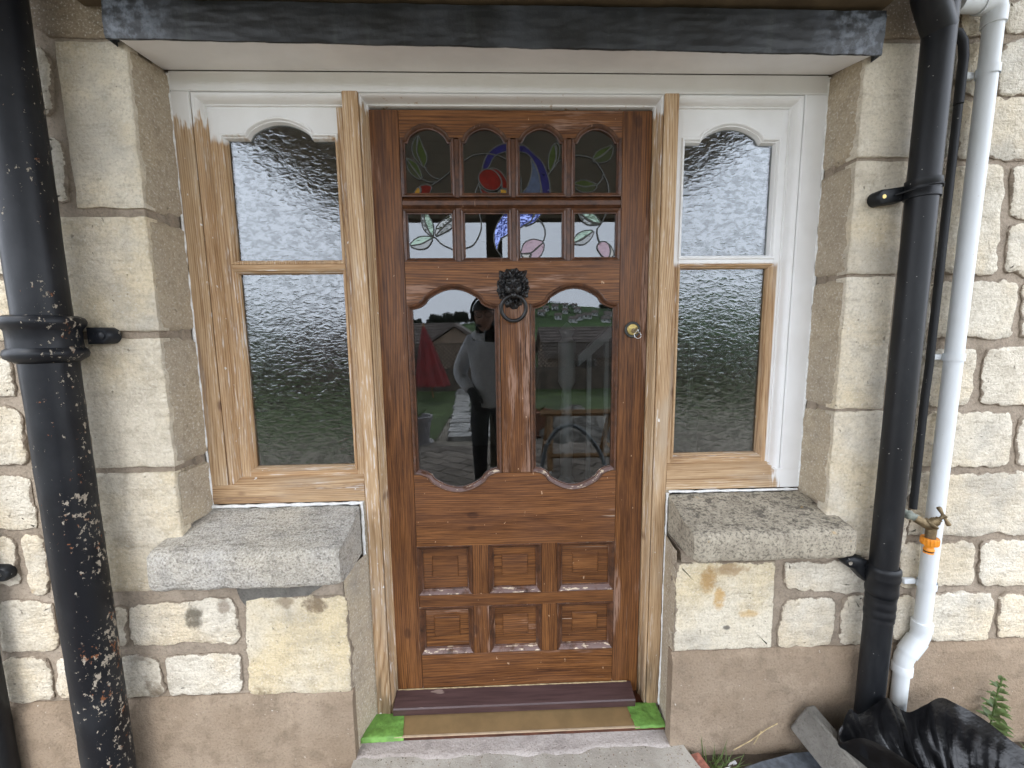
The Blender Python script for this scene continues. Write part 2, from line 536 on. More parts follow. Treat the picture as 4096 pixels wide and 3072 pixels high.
def stone_mat(name, base, dark, yellow, amount_dark=0.35, speck=0.5, fine=150.0, stain=0.6, rel=1.0, blobs=()):
    b = NB(name)
    v = b.pos((1, 1, 1), 40.0)
    oi = b.node('ShaderNodeObjectInfo').outputs['Random']
    big = b.noise(v, 4.0, 5.0, 0.6)
    mid = b.noise(v, 19.0, 6.0, 0.7)
    fin = b.noise(v, fine, 3.0, 0.65)
    grit = b.noise(v, fine * 0.45, 3.0, 0.7)
    lay = b.noise(b.pos((0.22, 1, 1.0), 40.0), 55.0, 4.0, 0.65)      # bedding
    col = b.mix(b.step(big, 0.40, 0.68), base, yellow)
    col = b.mix(b.math('MULTIPLY', b.step(mid, 0.46, 0.70), amount_dark), col, dark)
    col = b.mix(b.math('MULTIPLY', b.step(lay, 0.52, 0.68), 0.35), col, dark)
    col = b.mix(b.math('MULTIPLY', b.step(fin, 0.52, 0.64), speck), col, tuple(c * 0.75 for c in dark))
    col = b.mix(b.math('MULTIPLY', b.step(grit, 0.56, 0.66), speck * 0.7), col, dark)
    col = b.mix(b.math('MULTIPLY', b.step(fin, 0.44, 0.34), 0.45), col, (0.80, 0.77, 0.70))
    col = b.mix(b.math('MULTIPLY', oi, 0.28), col, b.mix(0.5, dark, yellow))
    st = b.math('MULTIPLY', b.step(b.noise(v, 2.7, 4.0, 0.6), 0.62, 0.72), b.step(b.noise(v, 14.0, 4.0, 0.65), 0.42, 0.60))
    col = b.mix(b.math('MULTIPLY', st, stain), col, (0.13, 0.09, 0.05))
    px, py, pz = b.sep()
    for bx, bz, rx, rz, bc, amt in blobs:              # soot, rust and iron stains where the old wall has them
        dx = b.math('POWER', b.math('ABSOLUTE', b.math('MULTIPLY', b.math('SUBTRACT', px, bx), 1.0 / rx)), 2.0)
        dz = b.math('POWER', b.math('ABSOLUTE', b.math('MULTIPLY', b.math('SUBTRACT', pz, bz), 1.0 / rz)), 2.0)
        q = b.math('ADD', b.math('ADD', dx, dz), b.math('MULTIPLY', b.math('SUBTRACT', b.noise(b.pos(), 32.0, 5.0, 0.7), 0.5), 2.6))
        col = b.mix(b.math('MULTIPLY', b.step(q, 1.0, 0.1), amt), col, bc)
    gry = b.step(b.noise(v, 3.4, 4.0, 0.6), 0.54, 0.70)
    col = b.mix(b.math('MULTIPLY', gry, 0.38), col, (0.27, 0.265, 0.25))
    pit = b.step(b.noise(v, 66.0, 2.0), 0.71, 0.76)
    col = b.mix(b.math('MULTIPLY', pit, 0.45), col, (0.09, 0.07, 0.05))
    ed = b.node('ShaderNodeAttribute', attribute_name='edge').outputs['Fac']
    sm = b.math('ADD', ed, b.math('MULTIPLY', b.math('SUBTRACT', b.noise(v, 26.0, 5.0, 0.65), 0.5), 1.5))
    smear = b.step(sm, 0.80, 0.88)
    col = b.mix(b.math('MULTIPLY', smear, 0.9), col, b.mix(b.step(grit, 0.4, 0.6), (0.275, 0.222, 0.168), (0.20, 0.158, 0.118)))
    h = b.math('ADD', b.math('MULTIPLY', mid, 2.2), b.math('ADD', b.math('ADD', b.math('MULTIPLY', fin, 0.55), b.math('MULTIPLY', grit, 0.7)), b.math('MULTIPLY', lay, 1.1)))
    h = b.math('SUBTRACT', h, pit)
    MAT[name] = b.done(col, 0.92, b.bump(h, 0.9, 0.0045 * rel), spec=0.2)

stone_mat('ashlar', (0.67, 0.61, 0.50), (0.33, 0.285, 0.22), (0.68, 0.575, 0.40), 0.42, 0.30, 140.0, 0.35, 0.9)
stone_mat('reveal_stone', (0.44, 0.375, 0.285), (0.25, 0.205, 0.15), (0.48, 0.40, 0.285), 0.45, 0.35, 160.0, 0.5, 0.7)  # darker jamb stone: brown render smears plus reveal shade put into the base colour
stone_mat('rubble', (0.68, 0.63, 0.53), (0.32, 0.275, 0.21), (0.68, 0.58, 0.42), 0.40, 0.34, 150.0, 0.75, 1.3,
          ((-0.925, 0.620, 0.030, 0.050, (0.10, 0.085, 0.06), 0.85), (-0.835, 0.655, 0.025, 0.03, (0.16, 0.11, 0.075), 0.6), (-1.42, 0.72, 0.06, 0.02, (0.42, 0.25, 0.09), 0.6)))
stone_mat('ochre', (0.68, 0.62, 0.50), (0.31, 0.26, 0.185), (0.67, 0.56, 0.36), 0.40, 0.34, 150.0, 1.0, 0.9,
          ((-0.655, 0.665, 0.035, 0.028, (0.20, 0.14, 0.08), 0.7), (-0.565, 0.655, 0.042, 0.040, (0.13, 0.085, 0.05), 0.8), (0.635, 0.690, 0.030, 0.055, (0.36, 0.22, 0.085), 0.85), (0.70, 0.725, 0.07, 0.025, (0.30, 0.19, 0.09), 0.7),
           (0.672, 0.625, 0.022, 0.045, (0.50, 0.31, 0.11), 0.8), (0.77, 0.575, 0.05, 0.016, (0.50, 0.33, 0.14), 0.7), (0.70, 0.53, 0.014, 0.010, (0.06, 0.055, 0.05), 0.8)))
stone_mat('sill_grey', (0.47, 0.445, 0.40), (0.13, 0.118, 0.10), (0.50, 0.455, 0.375), 0.48, 0.55, 185.0, 0.5, 1.3)
stone_mat('lintel_brown', (0.275, 0.22, 0.16), (0.13, 0.10, 0.072), (0.31, 0.25, 0.175), 0.4, 0.25, 160.0, 0.5, 0.5)

def sill_lichen():
    b = NB('sill_lichen')
    v = b.pos()
    fin = b.noise(v, 130.0, 3.0, 0.7)
    mid = b.noise(v, 26.0, 5.0, 0.65)
    col = b.mix(b.step(mid, 0.35, 0.7), (0.40, 0.355, 0.275), (0.28, 0.245, 0.19))
    col = b.mix(b.math('MULTIPLY', b.step(fin, 0.5, 0.62), 0.7), col, (0.10, 0.088, 0.07))
    col = b.mix(b.math('MULTIPLY', b.step(fin, 0.42, 0.34), 0.3), col, (0.60, 0.55, 0.46))
    up = b.node('ShaderNodeSeparateXYZ', {0: b.node('ShaderNodeNewGeometry').outputs['Normal']}).outputs[2]
    blot = b.math('MULTIPLY', b.step(b.noise(b.pos((1, 1.6, 1)), 34.0, 5.0, 0.7), 0.52, 0.60), b.step(up, 0.5, 0.8))
    col = b.mix(b.math('MULTIPLY', blot, 0.68), col, (0.06, 0.052, 0.045))
    org = b.step(b.noise(v, 15.0, 3.0), 0.68, 0.73)
    col = b.mix(b.math('MULTIPLY', org, 0.45), col, (0.45, 0.29, 0.10))
    MAT['sill_lichen'] = b.done(col, 0.92, b.bump(b.math('ADD', mid, b.math('MULTIPLY', fin, 0.6)), 0.6, 0.004), spec=0.2)
sill_lichen()

def mortar_mat(name, base, alt, fleck, scale=1.0):
    b = NB(name)
    v = b.pos()
    big = b.noise(v, 3.2 * scale, 5.0, 0.6)
    mid = b.noise(v, 17.0, 5.0, 0.6)
    fin = b.noise(v, 150.0, 3.0, 0.7)
    col = b.mix(b.step(big, 0.35, 0.68), base, alt)
    col = b.mix(b.math('MULTIPLY', b.step(mid, 0.48, 0.70), 0.45), col, tuple(c * 0.58 for c in base))
    col = b.mix(b.math('MULTIPLY', b.step(b.noise(v, 7.0, 5.0, 0.7), 0.52, 0.66), 0.35), col, tuple(min(1, c * 1.35) for c in alt))
    col = b.mix(b.math('MULTIPLY', b.step(fin, 0.52, 0.68), 0.38), col, tuple(c * 0.45 for c in base))
    col = b.mix(b.math('MULTIPLY', b.step(fin, 0.44, 0.34), 0.22), col, tuple(min(1, c * 1.7) for c in base))
    fk = b.math('MULTIPLY', b.step(b.noise(v, 95.0, 2.0), 0.70, 0.74), b.step(b.noise(v, 6.0, 3.0), 0.5, 0.62))
    col = b.mix(b.math('MULTIPLY', fk, 0.75), col, fleck)
    strk = b.step(b.noise(b.pos((1, 1, 0.18)), 12.0, 4.0), 0.58, 0.78)
    col = b.mix(b.math('MULTIPLY', strk, 0.42), col, tuple(c * 0.5 for c in base))
    h = b.math('ADD', b.math('ADD', b.math('MULTIPLY', mid, 1.8), b.math('MULTIPLY', b.noise(v, 75.0, 4.0, 0.7), 0.9)), b.math('MULTIPLY', fin, 0.5))
    MAT[name] = b.done(col, 0.92, b.bump(h, 0.9, 0.0045), spec=0.2)

mortar_mat('mortar', (0.285, 0.232, 0.175), (0.37, 0.31, 0.245), (0.6, 0.56, 0.5))
mortar_mat('render_band', (0.255, 0.192, 0.134), (0.315, 0.248, 0.182), (0.68, 0.64, 0.58), 0.8)
mortar_mat('cement_fillet', (0.36, 0.315, 0.285), (0.43, 0.385, 0.355), (0.62, 0.6, 0.57))
mortar_mat('concrete_slab', (0.13, 0.122, 0.108), (0.19, 0.18, 0.16), (0.5, 0.48, 0.45))
mortar_mat('bare_ground', (0.20, 0.175, 0.14), (0.28, 0.25, 0.205), (0.4, 0.37, 0.32))
mortar_mat('soil', (0.060, 0.045, 0.032), (0.095, 0.075, 0.055), (0.3, 0.27, 0.22))

def step_mat():
    b = NB('concrete_step')
    v = b.pos()
    mid = b.noise(v, 12.0, 5.0, 0.65)
    col = b.mix(b.step(mid, 0.35, 0.7), (0.33, 0.30, 0.255), (0.43, 0.40, 0.35))
    vv = b.node('ShaderNodeTexVoronoi', {'Vector': v, 'Scale': 120.0})
    peb = b.step(vv.outputs['Distance'], 0.30, 0.22)
    sel = b.node('ShaderNodeSeparateXYZ', {0: vv.outputs['Color']}).outputs
    pcol = b.ramp(sel[0], [(0.0, (0.10, 0.08, 0.065)), (0.4, (0.30, 0.24, 0.18)), (0.7, (0.55, 0.52, 0.46)), (1.0, (0.22, 0.15, 0.10))])
    col = b.mix(b.math('MULTIPLY', peb, b.step(sel[1], 0.35, 0.5)), col, pcol)
    fin = b.noise(v, 210.0, 3.0, 0.7)
    col = b.mix(b.math('MULTIPLY', b.step(fin, 0.54, 0.68), 0.4), col, (0.16, 0.145, 0.125))
    MAT['concrete_step'] = b.done(col, 0.92, b.bump(b.math('ADD', b.math('MULTIPLY', peb, 0.8), b.math('ADD', mid, fin)), 0.7, 0.003), spec=0.2)
step_mat()

def lead_mat():
    b = NB('lead_sheet')
    v = b.pos((1, 1, 0.45))
    big = b.noise(v, 5.0, 5.0, 0.6)
    mid = b.noise(b.pos(), 38.0, 5.0, 0.65)
    x, y, z = b.sep()
    col = b.mix(b.step(big, 0.38, 0.72), (0.012, 0.013, 0.013), (0.040, 0.044, 0.050))
    ends = b.math('MAXIMUM', b.step(x, 0.78, 0.97), b.step(x, -0.74, -0.90))    # oxide bloom on the exposed ends
    col = b.mix(b.math('MULTIPLY', ends, b.step(mid, 0.40, 0.66)), col, (0.15, 0.17, 0.20))
    col = b.mix(b.math('MULTIPLY', b.step(mid, 0.60, 0.75), 0.35), col, (0.085, 0.09, 0.09))
    strk = b.step(b.noise(b.pos((1, 1, 0.05)), 26.0, 3.0), 0.58, 0.72)
    col = b.mix(b.math('MULTIPLY', strk, 0.4), col, (0.055, 0.062, 0.055))
    MAT['lead_sheet'] = b.done(col, b.math('MULTIPLY_ADD', big, 0.25, 0.33), b.bump(b.math('ADD', big, b.math('MULTIPLY', mid, 0.4)), 0.55, 0.006), spec=0.5)
lead_mat()

def iron_mat():
    b = NB('flaking_iron')
    v = b.pos((1, 1, 0.7))
    x, y, z = b.sep()
    clump = b.noise(b.pos((1, 1, 0.5)), 7.0, 3.0, 0.6)
    fl = b.noise(v, 85.0, 4.0, 0.7)
    # flaking gathers on the side turned to the door and towards the foot
    side = b.math('MULTIPLY_ADD', b.math('SUBTRACT', x, -1.15), 1.3, 0.0)
    low = b.step(z, 1.3, 0.2, 0.0, 0.06)
    lim = b.math('SUBTRACT', 0.745, b.math('ADD', b.math('ADD', b.math('MULTIPLY', b.math('SUBTRACT', clump, 0.42), 0.62), side), low))
    d = b.math('SUBTRACT', fl, lim)
    flake = b.step(d, 0.0, 0.02)
    rust = b.step(b.noise(v, 30.0, 3.0), 0.55, 0.62)
    under = b.mix(rust, (0.40, 0.35, 0.28), (0.22, 0.085, 0.035))
    col = b.mix(b.step(b.noise(v, 9.0, 4.0), 0.4, 0.7), (0.006, 0.007, 0.010), (0.016, 0.018, 0.022))
    col = b.mix(b.math('MULTIPLY', flake, 0.85), col, under)
    h = b.math('SUBTRACT', b.math('MULTIPLY', b.noise(v, 40.0, 4.0), 0.7), flake)
    MAT['flaking_iron'] = b.done(col, b.math('MULTIPLY_ADD', flake, 0.40, 0.40), b.bump(h, 0.5, 0.002), spec=0.3)
iron_mat()

def plain(name, col, rough=0.5, metal=0.0, n_scale=40.0, var=0.25, bump=0.15, spec=0.5, bdist=0.002):
    b = NB(name)
    v = b.pos((1, 1, 1), 5.0)
    f = b.noise(v, n_scale, 5.0, 0.6)
    c = b.mix(b.step(f, 0.3, 0.7), tuple(k * (1 - var) for k in col), tuple(min(1, k * (1 + var)) for k in col))
    MAT[name] = b.done(c, b.math('MULTIPLY_ADD', f, 0.16, rough - 0.08), b.bump(f, bump, bdist), metal=metal, spec=spec)
    return MAT[name]

def dusty(name, col, rough, dust):
    b = NB(name)
    v = b.pos()
    f = b.noise(b.pos((1, 1, 0.3)), 14.0, 5.0, 0.65)
    c = b.mix(b.math('MULTIPLY', b.step(f, 0.45, 0.75), 0.5), col, dust)
    sp = b.step(b.noise(v, 120.0, 2.0), 0.745, 0.765)
    c = b.mix(b.math('MULTIPLY', sp, 0.6), c, (0.5, 0.48, 0.45))
    MAT[name] = b.done(c, b.math('MULTIPLY_ADD', f, 0.2, rough - 0.08), b.bump(b.noise(v, 90.0, 3.0), 0.12, 0.001), spec=0.32)

dusty('black_plastic', (0.0075, 0.0085, 0.0105), 0.42, (0.03, 0.033, 0.036))
dusty('grey_black_plastic', (0.013, 0.014, 0.016), 0.55, (0.03, 0.031, 0.033))
dusty('white_plastic', (0.70, 0.735, 0.755), 0.34, (0.62, 0.64, 0.63))
plain('caulk', (0.74, 0.74, 0.72), 0.55, n_scale=70, var=0.12, bump=0.5, bdist=0.004)
plain('brass', (0.45, 0.34, 0.13), 0.34, metal=1.0, n_scale=60, var=0.2)
plain('tap_brass', (0.22, 0.165, 0.095), 0.5, metal=0.8, n_scale=50, var=0.4)
plain('verdigris', (0.22, 0.24, 0.20), 0.7, n_scale=60, var=0.4)
plain('steel', (0.55, 0.55, 0.54), 0.25, metal=1.0)
plain('dark_hole', (0.01, 0.009, 0.008), 0.8)
plain('orange_plastic', (0.80, 0.285, 0.02), 0.4, n_scale=60, var=0.08, bump=0.05)
plain('black_iron', (0.0085, 0.0085, 0.009), 0.36, n_scale=160, var=0.4, bump=0.25, bdist=0.001)
plain('came_lead', (0.045, 0.047, 0.043), 0.45, metal=0.3, n_scale=120, var=0.3)
plain('cardboard', (0.225, 0.145, 0.062), 0.75, n_scale=18, var=0.10, bump=0.1)
plain('cardboard_edge', (0.40, 0.30, 0.20), 0.8, n_scale=40, var=0.12)
plain('threshold_wood', (0.085, 0.030, 0.015), 0.45, n_scale=22, var=0.4, bump=0.3)
plain('green_tape', (0.140, 0.295, 0.058), 0.6, n_scale=38, var=0.22, bump=0.9, bdist=0.006)
plain('bin_plastic', (0.0035, 0.0035, 0.004), 0.20, n_scale=26, var=0.3, bump=0.5, bdist=0.004)
plain('slate', (0.075, 0.085, 0.10), 0.55, n_scale=45, var=0.35, bump=0.5)
plain('brick_red', (0.30, 0.115, 0.080), 0.85, n_scale=60, var=0.35, bump=0.5)
plain('soffit_white', (0.80, 0.79, 0.775), 0.6, n_scale=6, var=0.05, bump=0.1)
plain('porch_timber', (0.115, 0.085, 0.05), 0.6, n_scale=14, var=0.25)
plain('porch_boards', (0.32, 0.275, 0.215), 0.65, n_scale=9, var=0.12)
plain('porch_post', (0.055, 0.045, 0.028), 0.6, n_scale=14, var=0.3)
plain('leaf_green', (0.075, 0.115, 0.032), 0.5, n_scale=60, var=0.35)
plain('grass_green', (0.10, 0.15, 0.04), 0.6, n_scale=12, var=0.4)
plain('dry_stem', (0.40, 0.31, 0.17), 0.7, n_scale=80, var=0.3)
plain('white_shard', (0.72, 0.72, 0.72), 0.4)
plain('inner_wall', (0.20, 0.19, 0.175), 0.8, n_scale=5, var=0.06)
plain('inner_floor', (0.14, 0.10, 0.07), 0.5, n_scale=9, var=0.2)
plain('inner_white', (0.42, 0.42, 0.41), 0.5, n_scale=5, var=0.04)
plain('inner_pale', (0.3, 0.29, 0.27), 0.6, n_scale=5, var=0.06)

def clear_glass(name, ref, tint=(0.80, 0.83, 0.83), bump=None, gloss_rough=0.0):
    """thin pane: part mirrors what stands outside, the rest lets the room behind show"""
    b = NB(name)
    fr = b.node('ShaderNodeFresnel', {'IOR': 1.5})
    gl = b.node('ShaderNodeBsdfGlossy', {'Color': (0.95, 0.97, 1.0), 'Roughness': gloss_rough})
    tr = b.node('ShaderNodeBsdfTransparent', {'Color': tint})
    if bump is not None:
        n = bump(b)
        b.put(gl.inputs['Normal'], n)
        b.put(fr.inputs['Normal'], n)
    fac = b.math('MAXIMUM', b.math('ADD', fr.outputs[0], ref - 0.04), 0.0, clamp=True)
    if bump is not None:
        fac = b.math('MULTIPLY', fac, b.step(b.ripple, 0.34, 0.62, 0.72, 1.15), clamp=True)
    mx = b.node('ShaderNodeMixShader', {0: fac, 1: tr.outputs[0], 2: gl.outputs[0]})
    b.t.links.new(mx.outputs[0], b.out.inputs[0])
    MAT[name] = b.m

def hammered(b):
    w = b.node('ShaderNodeVectorMath', {0: b.pos((1, 1, 1.75)), 1: b.node('ShaderNodeTexNoise', {'Vector': b.pos(), 'Scale': 30.0}).outputs['Color']}, operation='MULTIPLY_ADD')
    w.inputs[2].default_value = (0, 0, 0)
    v = b.pos((1, 1, 2.1))
    d = b.noise(v, 46.0, 1.5, 0.4, 1.1)
    b.ripple = d
    e = b.noise(v, 21.0, 1.0, 0.4, 0.5)
    return b.bump(b.math('ADD', d, b.math('MULTIPLY', e, 0.7)), 1.0, 0.00075)

GREF = 0.068
clear_glass('window_glass', GREF)
clear_glass('hammered_glass', 0.105, (0.60, 0.63, 0.62), hammered, 0.10)

def stained(name, col, ref=0.16, rough=0.05, gcol=(1, 1, 1)):
    b = NB(name)
    f = b.noise(b.pos(), 55.0, 4.0, 0.65)
    c = b.mix(b.step(f, 0.3, 0.7), tuple(k * 0.6 for k in col), col)
    n = b.bump(b.noise(b.pos(), 70.0, 2.0), 0.14, 0.006)
    di = b.node('ShaderNodeBsdfDiffuse', {'Color': c, 'Normal': n})
    gl = b.node('ShaderNodeBsdfGlossy', {'Color': gcol, 'Roughness': rough, 'Normal': n})
    mx = b.node('ShaderNodeMixShader', {0: ref, 1: di.outputs[0], 2: gl.outputs[0]})
    b.t.links.new(mx.outputs[0], b.out.inputs[0])
    MAT['glass_' + name] = b.m

stained('dgreen', (0.010, 0.022, 0.008), 0.10)
stained('green', (0.030, 0.048, 0.012), 0.05)
stained('red', (0.095, 0.0035, 0.003), 0.05)
stained('amber', (0.30, 0.16, 0.02), 0.06)
stained('navy', (0.007, 0.008, 0.065), 0.05)
stained('steel', (0.035, 0.055, 0.10), 0.08)
stained('blue', (0.03, 0.045, 0.22), 0.22, gcol=(0.45, 0.55, 1.0))
stained('sage', (0.07, 0.085, 0.08), 0.07)
stained('mint', (0.12, 0.18, 0.14), 0.09, gcol=(0.8, 1.0, 0.85))
stained('lilac', (0.13, 0.08, 0.095), 0.07, gcol=(1.0, 0.8, 0.88))
stained('cream', (0.16, 0.145, 0.105), 0.07)

# stained glass design on the door, X,Z metres
LEADS=[[(-0.234,2.053),(-0.24,2.01),(-0.224,1.967)],[(-0.218,1.966),(-0.21,1.95),(-0.193,1.934),(-0.17,1.928)],[(-0.226,1.928),(-0.206,1.92),(-0.183,1.921)],[(-0.133,1.956),(-0.17,1.928),(-0.198,1.911)],[(-0.27,1.985),(-0.254,1.963),(-0.231,1.931)],[(-0.235,1.907),(-0.232,1.896),(-0.239,1.878)],[(-0.098,1.982),(-0.071,1.997),(-0.042,2.002),(-0.015,2.001),(0.015,1.994),(0.04,1.982)],[(-0.056,1.912),(-0.064,1.893),(-0.066,1.874)],[(0.012,1.894),(0.006,1.877)],[(0.018,1.902),(0.032,1.898)],[(0.071,1.942),(0.076,1.925),(0.075,1.88)],[(0.207,1.987),(0.192,1.979),(0.175,1.96),(0.16,1.939)],[(0.187,2.026),(0.185,1.991),(0.172,1.957)],[(0.242,1.998),(0.273,1.996),(0.303,1.985),(0.324,1.96),(0.333,1.944),(0.348,1.912),(0.351,1.872)],[(0.333,1.944),(0.326,1.925),(0.313,1.91)],[(0.3,1.985),(0.327,1.998),(0.358,2.023)],[(0.243,1.912),(0.277,1.906),(0.311,1.912)],[(-0.227,1.834),(-0.221,1.794),(-0.204,1.762)],[(-0.191,1.761),(-0.171,1.784),(-0.136,1.813)],[(-0.271,1.731),(-0.237,1.737),(-0.202,1.754)],[(-0.199,1.759),(-0.189,1.751),(-0.173,1.735),(-0.138,1.718)],[(-0.104,1.721),(-0.074,1.734),(-0.053,1.77),(-0.049,1.799),(-0.056,1.835)],[(0.0,1.714),(0.024,1.682)],[(0.119,1.835),(0.107,1.805),(0.085,1.792)],[(0.124,1.812),(0.141,1.799),(0.151,1.776),(0.149,1.753),(0.142,1.736)],[(0.143,1.737),(0.106,1.707),(0.075,1.705)],[(0.106,1.707),(0.099,1.683)],[(0.345,1.831),(0.328,1.795),(0.316,1.778),(0.318,1.755),(0.324,1.739)],[(0.259,1.831),(0.288,1.805),(0.325,1.795)],[(0.24,1.737),(0.268,1.749),(0.303,1.772)],[(0.353,1.733),(0.359,1.712),(0.354,1.69)]]
PIECES=[('dgreen',[(-0.234,2.053),(-0.253,2.028),(-0.249,1.994),(-0.224,1.967),(-0.24,2.01)]),('green',[(-0.234,2.053),(-0.222,2.025),(-0.21,1.991),(-0.218,1.966),(-0.224,1.967),(-0.24,2.01)]),('dgreen',[(-0.272,1.989),(-0.269,1.96),(-0.254,1.938),(-0.229,1.928),(-0.254,1.961)]),('green',[(-0.272,1.989),(-0.244,1.975),(-0.232,1.953),(-0.227,1.93),(-0.254,1.963)]),('amber',[(-0.24,1.905),(-0.251,1.893),(-0.254,1.88),(-0.241,1.877),(-0.234,1.895)]),('red',[(-0.235,1.907),(-0.217,1.912),(-0.2,1.907),(-0.203,1.89),(-0.218,1.877),(-0.239,1.877),(-0.232,1.895)]),('navy',[(-0.042,1.96),(-0.028,1.997),(-0.005,2.019),(0.024,2.031),(0.041,2.028),(0.041,2.013),(0.008,2.001),(-0.009,1.988),(-0.024,1.961)]),('red',[(0.01,1.904),(-0.001,1.897),(-0.016,1.895),(-0.032,1.899),(-0.044,1.909),(-0.052,1.922),(-0.054,1.936),(-0.048,1.948),(-0.037,1.956),(-0.022,1.958),(-0.007,1.954),(0.006,1.944),(0.014,1.931),(0.016,1.917)]),('red',[(-0.017,1.96),(0.007,1.955),(0.027,1.934),(0.035,1.912),(0.03,1.898),(0.018,1.902),(0.017,1.922),(0.002,1.947)]),('red',[(-0.055,1.918),(-0.047,1.903),(-0.027,1.891),(-0.002,1.888),(0.001,1.874),(-0.022,1.874),(-0.044,1.887)]),('amber',[(0.006,1.891),(0.02,1.901),(0.032,1.896),(0.026,1.874),(0.004,1.874)]),('navy',[(0.071,2.024),(0.088,2.025),(0.115,2.004),(0.142,1.979),(0.158,1.944),(0.166,1.909),(0.163,1.873),(0.137,1.873),(0.138,1.902),(0.134,1.931),(0.125,1.963),(0.108,1.991),(0.092,2.004),(0.071,2.009)]),('steel',[(0.108,1.988),(0.125,1.96),(0.135,1.928),(0.137,1.873),(0.076,1.874),(0.098,1.912),(0.11,1.953)]),('green',[(0.18,2.031),(0.163,1.998),(0.162,1.963),(0.171,1.955),(0.185,1.991)]),('dgreen',[(0.182,2.031),(0.196,2.024),(0.192,1.985),(0.172,1.955),(0.186,1.991)]),('green',[(0.3,1.985),(0.31,2.007),(0.33,2.018),(0.358,2.026),(0.328,1.998)]),('dgreen',[(0.301,1.983),(0.328,1.996),(0.361,2.022),(0.354,1.988),(0.327,1.976),(0.305,1.978)]),('green',[(0.243,1.914),(0.256,1.923),(0.277,1.925),(0.311,1.912),(0.277,1.907)]),('dgreen',[(0.243,1.911),(0.277,1.905),(0.311,1.911),(0.304,1.894),(0.277,1.888),(0.25,1.897)]),('sage',[(-0.228,1.836),(-0.234,1.81),(-0.228,1.781),(-0.206,1.761),(-0.221,1.794)]),('mint',[(-0.227,1.836),(-0.215,1.829),(-0.198,1.793),(-0.202,1.761),(-0.22,1.795)]),('dgreen',[(-0.192,1.761),(-0.188,1.787),(-0.17,1.806),(-0.135,1.829),(-0.135,1.814),(-0.171,1.784)]),('sage',[(-0.191,1.76),(-0.17,1.782),(-0.135,1.811),(-0.135,1.793),(-0.151,1.777)]),('mint',[(-0.271,1.732),(-0.26,1.748),(-0.236,1.759),(-0.202,1.758),(-0.204,1.754),(-0.237,1.737)]),('sage',[(-0.271,1.73),(-0.237,1.736),(-0.203,1.752),(-0.217,1.727),(-0.244,1.72)]),('blue',[(0.037,1.835),(0.009,1.809),(-0.007,1.776),(-0.01,1.747),(-0.002,1.715),(0.004,1.734),(0.014,1.753),(0.036,1.771)]),('blue',[(0.07,1.833),(0.118,1.833),(0.107,1.805),(0.083,1.791),(0.069,1.787)]),('blue',[(0.12,1.833),(0.142,1.833),(0.121,1.802),(0.088,1.789),(0.108,1.805)]),('lilac',[(0.143,1.738),(0.131,1.746),(0.11,1.749),(0.086,1.738),(0.076,1.717),(0.076,1.706),(0.106,1.708)]),('lilac',[(0.144,1.736),(0.145,1.713),(0.127,1.69),(0.101,1.684),(0.107,1.706)]),('cream',[(0.076,1.703),(0.106,1.706),(0.099,1.684),(0.084,1.692)]),('sage',[(0.257,1.832),(0.264,1.808),(0.288,1.792),(0.325,1.794),(0.288,1.803)]),('mint',[(0.26,1.832),(0.288,1.834),(0.312,1.818),(0.326,1.797),(0.29,1.806)]),('mint',[(0.239,1.738),(0.251,1.762),(0.275,1.774),(0.302,1.773),(0.267,1.75)]),('sage',[(0.241,1.736),(0.269,1.747),(0.304,1.772),(0.296,1.749),(0.272,1.732)]),('lilac',[(0.318,1.732),(0.334,1.741),(0.351,1.734),(0.358,1.712),(0.353,1.689),(0.335,1.695),(0.319,1.715)]),('cream',[(0.354,1.733),(0.367,1.715),(0.369,1.698),(0.355,1.689),(0.36,1.712)])]
# ------------------------------------------------------------------ ground and step
GZ = 0.08
WY = -0.15          # wall face
g = MB()
def _gz(x, y):
    far = max(0.0, -y - 9.2)
    return GZ - 0.075 * far + 0.0
ys = [0.0, -0.6, -2.2, -3.6, -5.5, -8.0, -9.2, -11, -14, -20, -30, -45, -70]
xs = [-90, -40, -20, -10, -5, -2.5, 0, 2.5, 5, 10, 20, 40, 90]
for i in range(len(ys) - 1):
    for j in range(len(xs) - 1):
        g.quad((xs[j], ys[i], _gz(0, ys[i])), (xs[j + 1], ys[i], _gz(0, ys[i])), (xs[j + 1], ys[i + 1], _gz(0, ys[i + 1])), (xs[j], ys[i + 1], _gz(0, ys[i + 1])))
bmesh.ops.remove_doubles(g.bm, verts=g.bm.verts[:], dist=1e-4)
tag(g.build('ground', MAT['bare_ground'], angle=None), 'bare trodden ground in front of the house', None, None, 'structure')
bed = MB()
bed.grid(lambda u, v: (0.56 + 2.6 * u, -0.10 - 0.62 * v, GZ + 0.004 + 0.010 * abs(nz(u * 30, v * 8)) + 0.004 * nz(u * 90, v * 24)), 110, 26)
tag(bed.build('flower_bed', MAT['soil'], angle=60), 'narrow bed of dark soil along the wall', None, None, 'structure')

st = MB()
def _step(u, v):
    x = -0.478 + u * (1.035 + 0.22 * v)
    y = -0.118 - v * 0.62
    return (x, y, 0.131 - 0.028 * v + 0.004 * nz(x * 9, y * 9) + 0.0022 * nz(x * 60, y * 60))
st.grid(_step, 46, 34)
edge = [v for v in st.bm.verts]
ex = bmesh.ops.extrude_edge_only(st.bm, edges=[e for e in st.bm.edges if e.is_boundary])
for v in ex['geom']:
    if isinstance(v, bmesh.types.BMVert):
        v.co.z = GZ - 0.03
st.build('doorstep', MAT['concrete_step'], angle=50)
tag(bpy.data.objects['doorstep'], 'worn pale concrete doorstep below the threshold', 'doorstep')

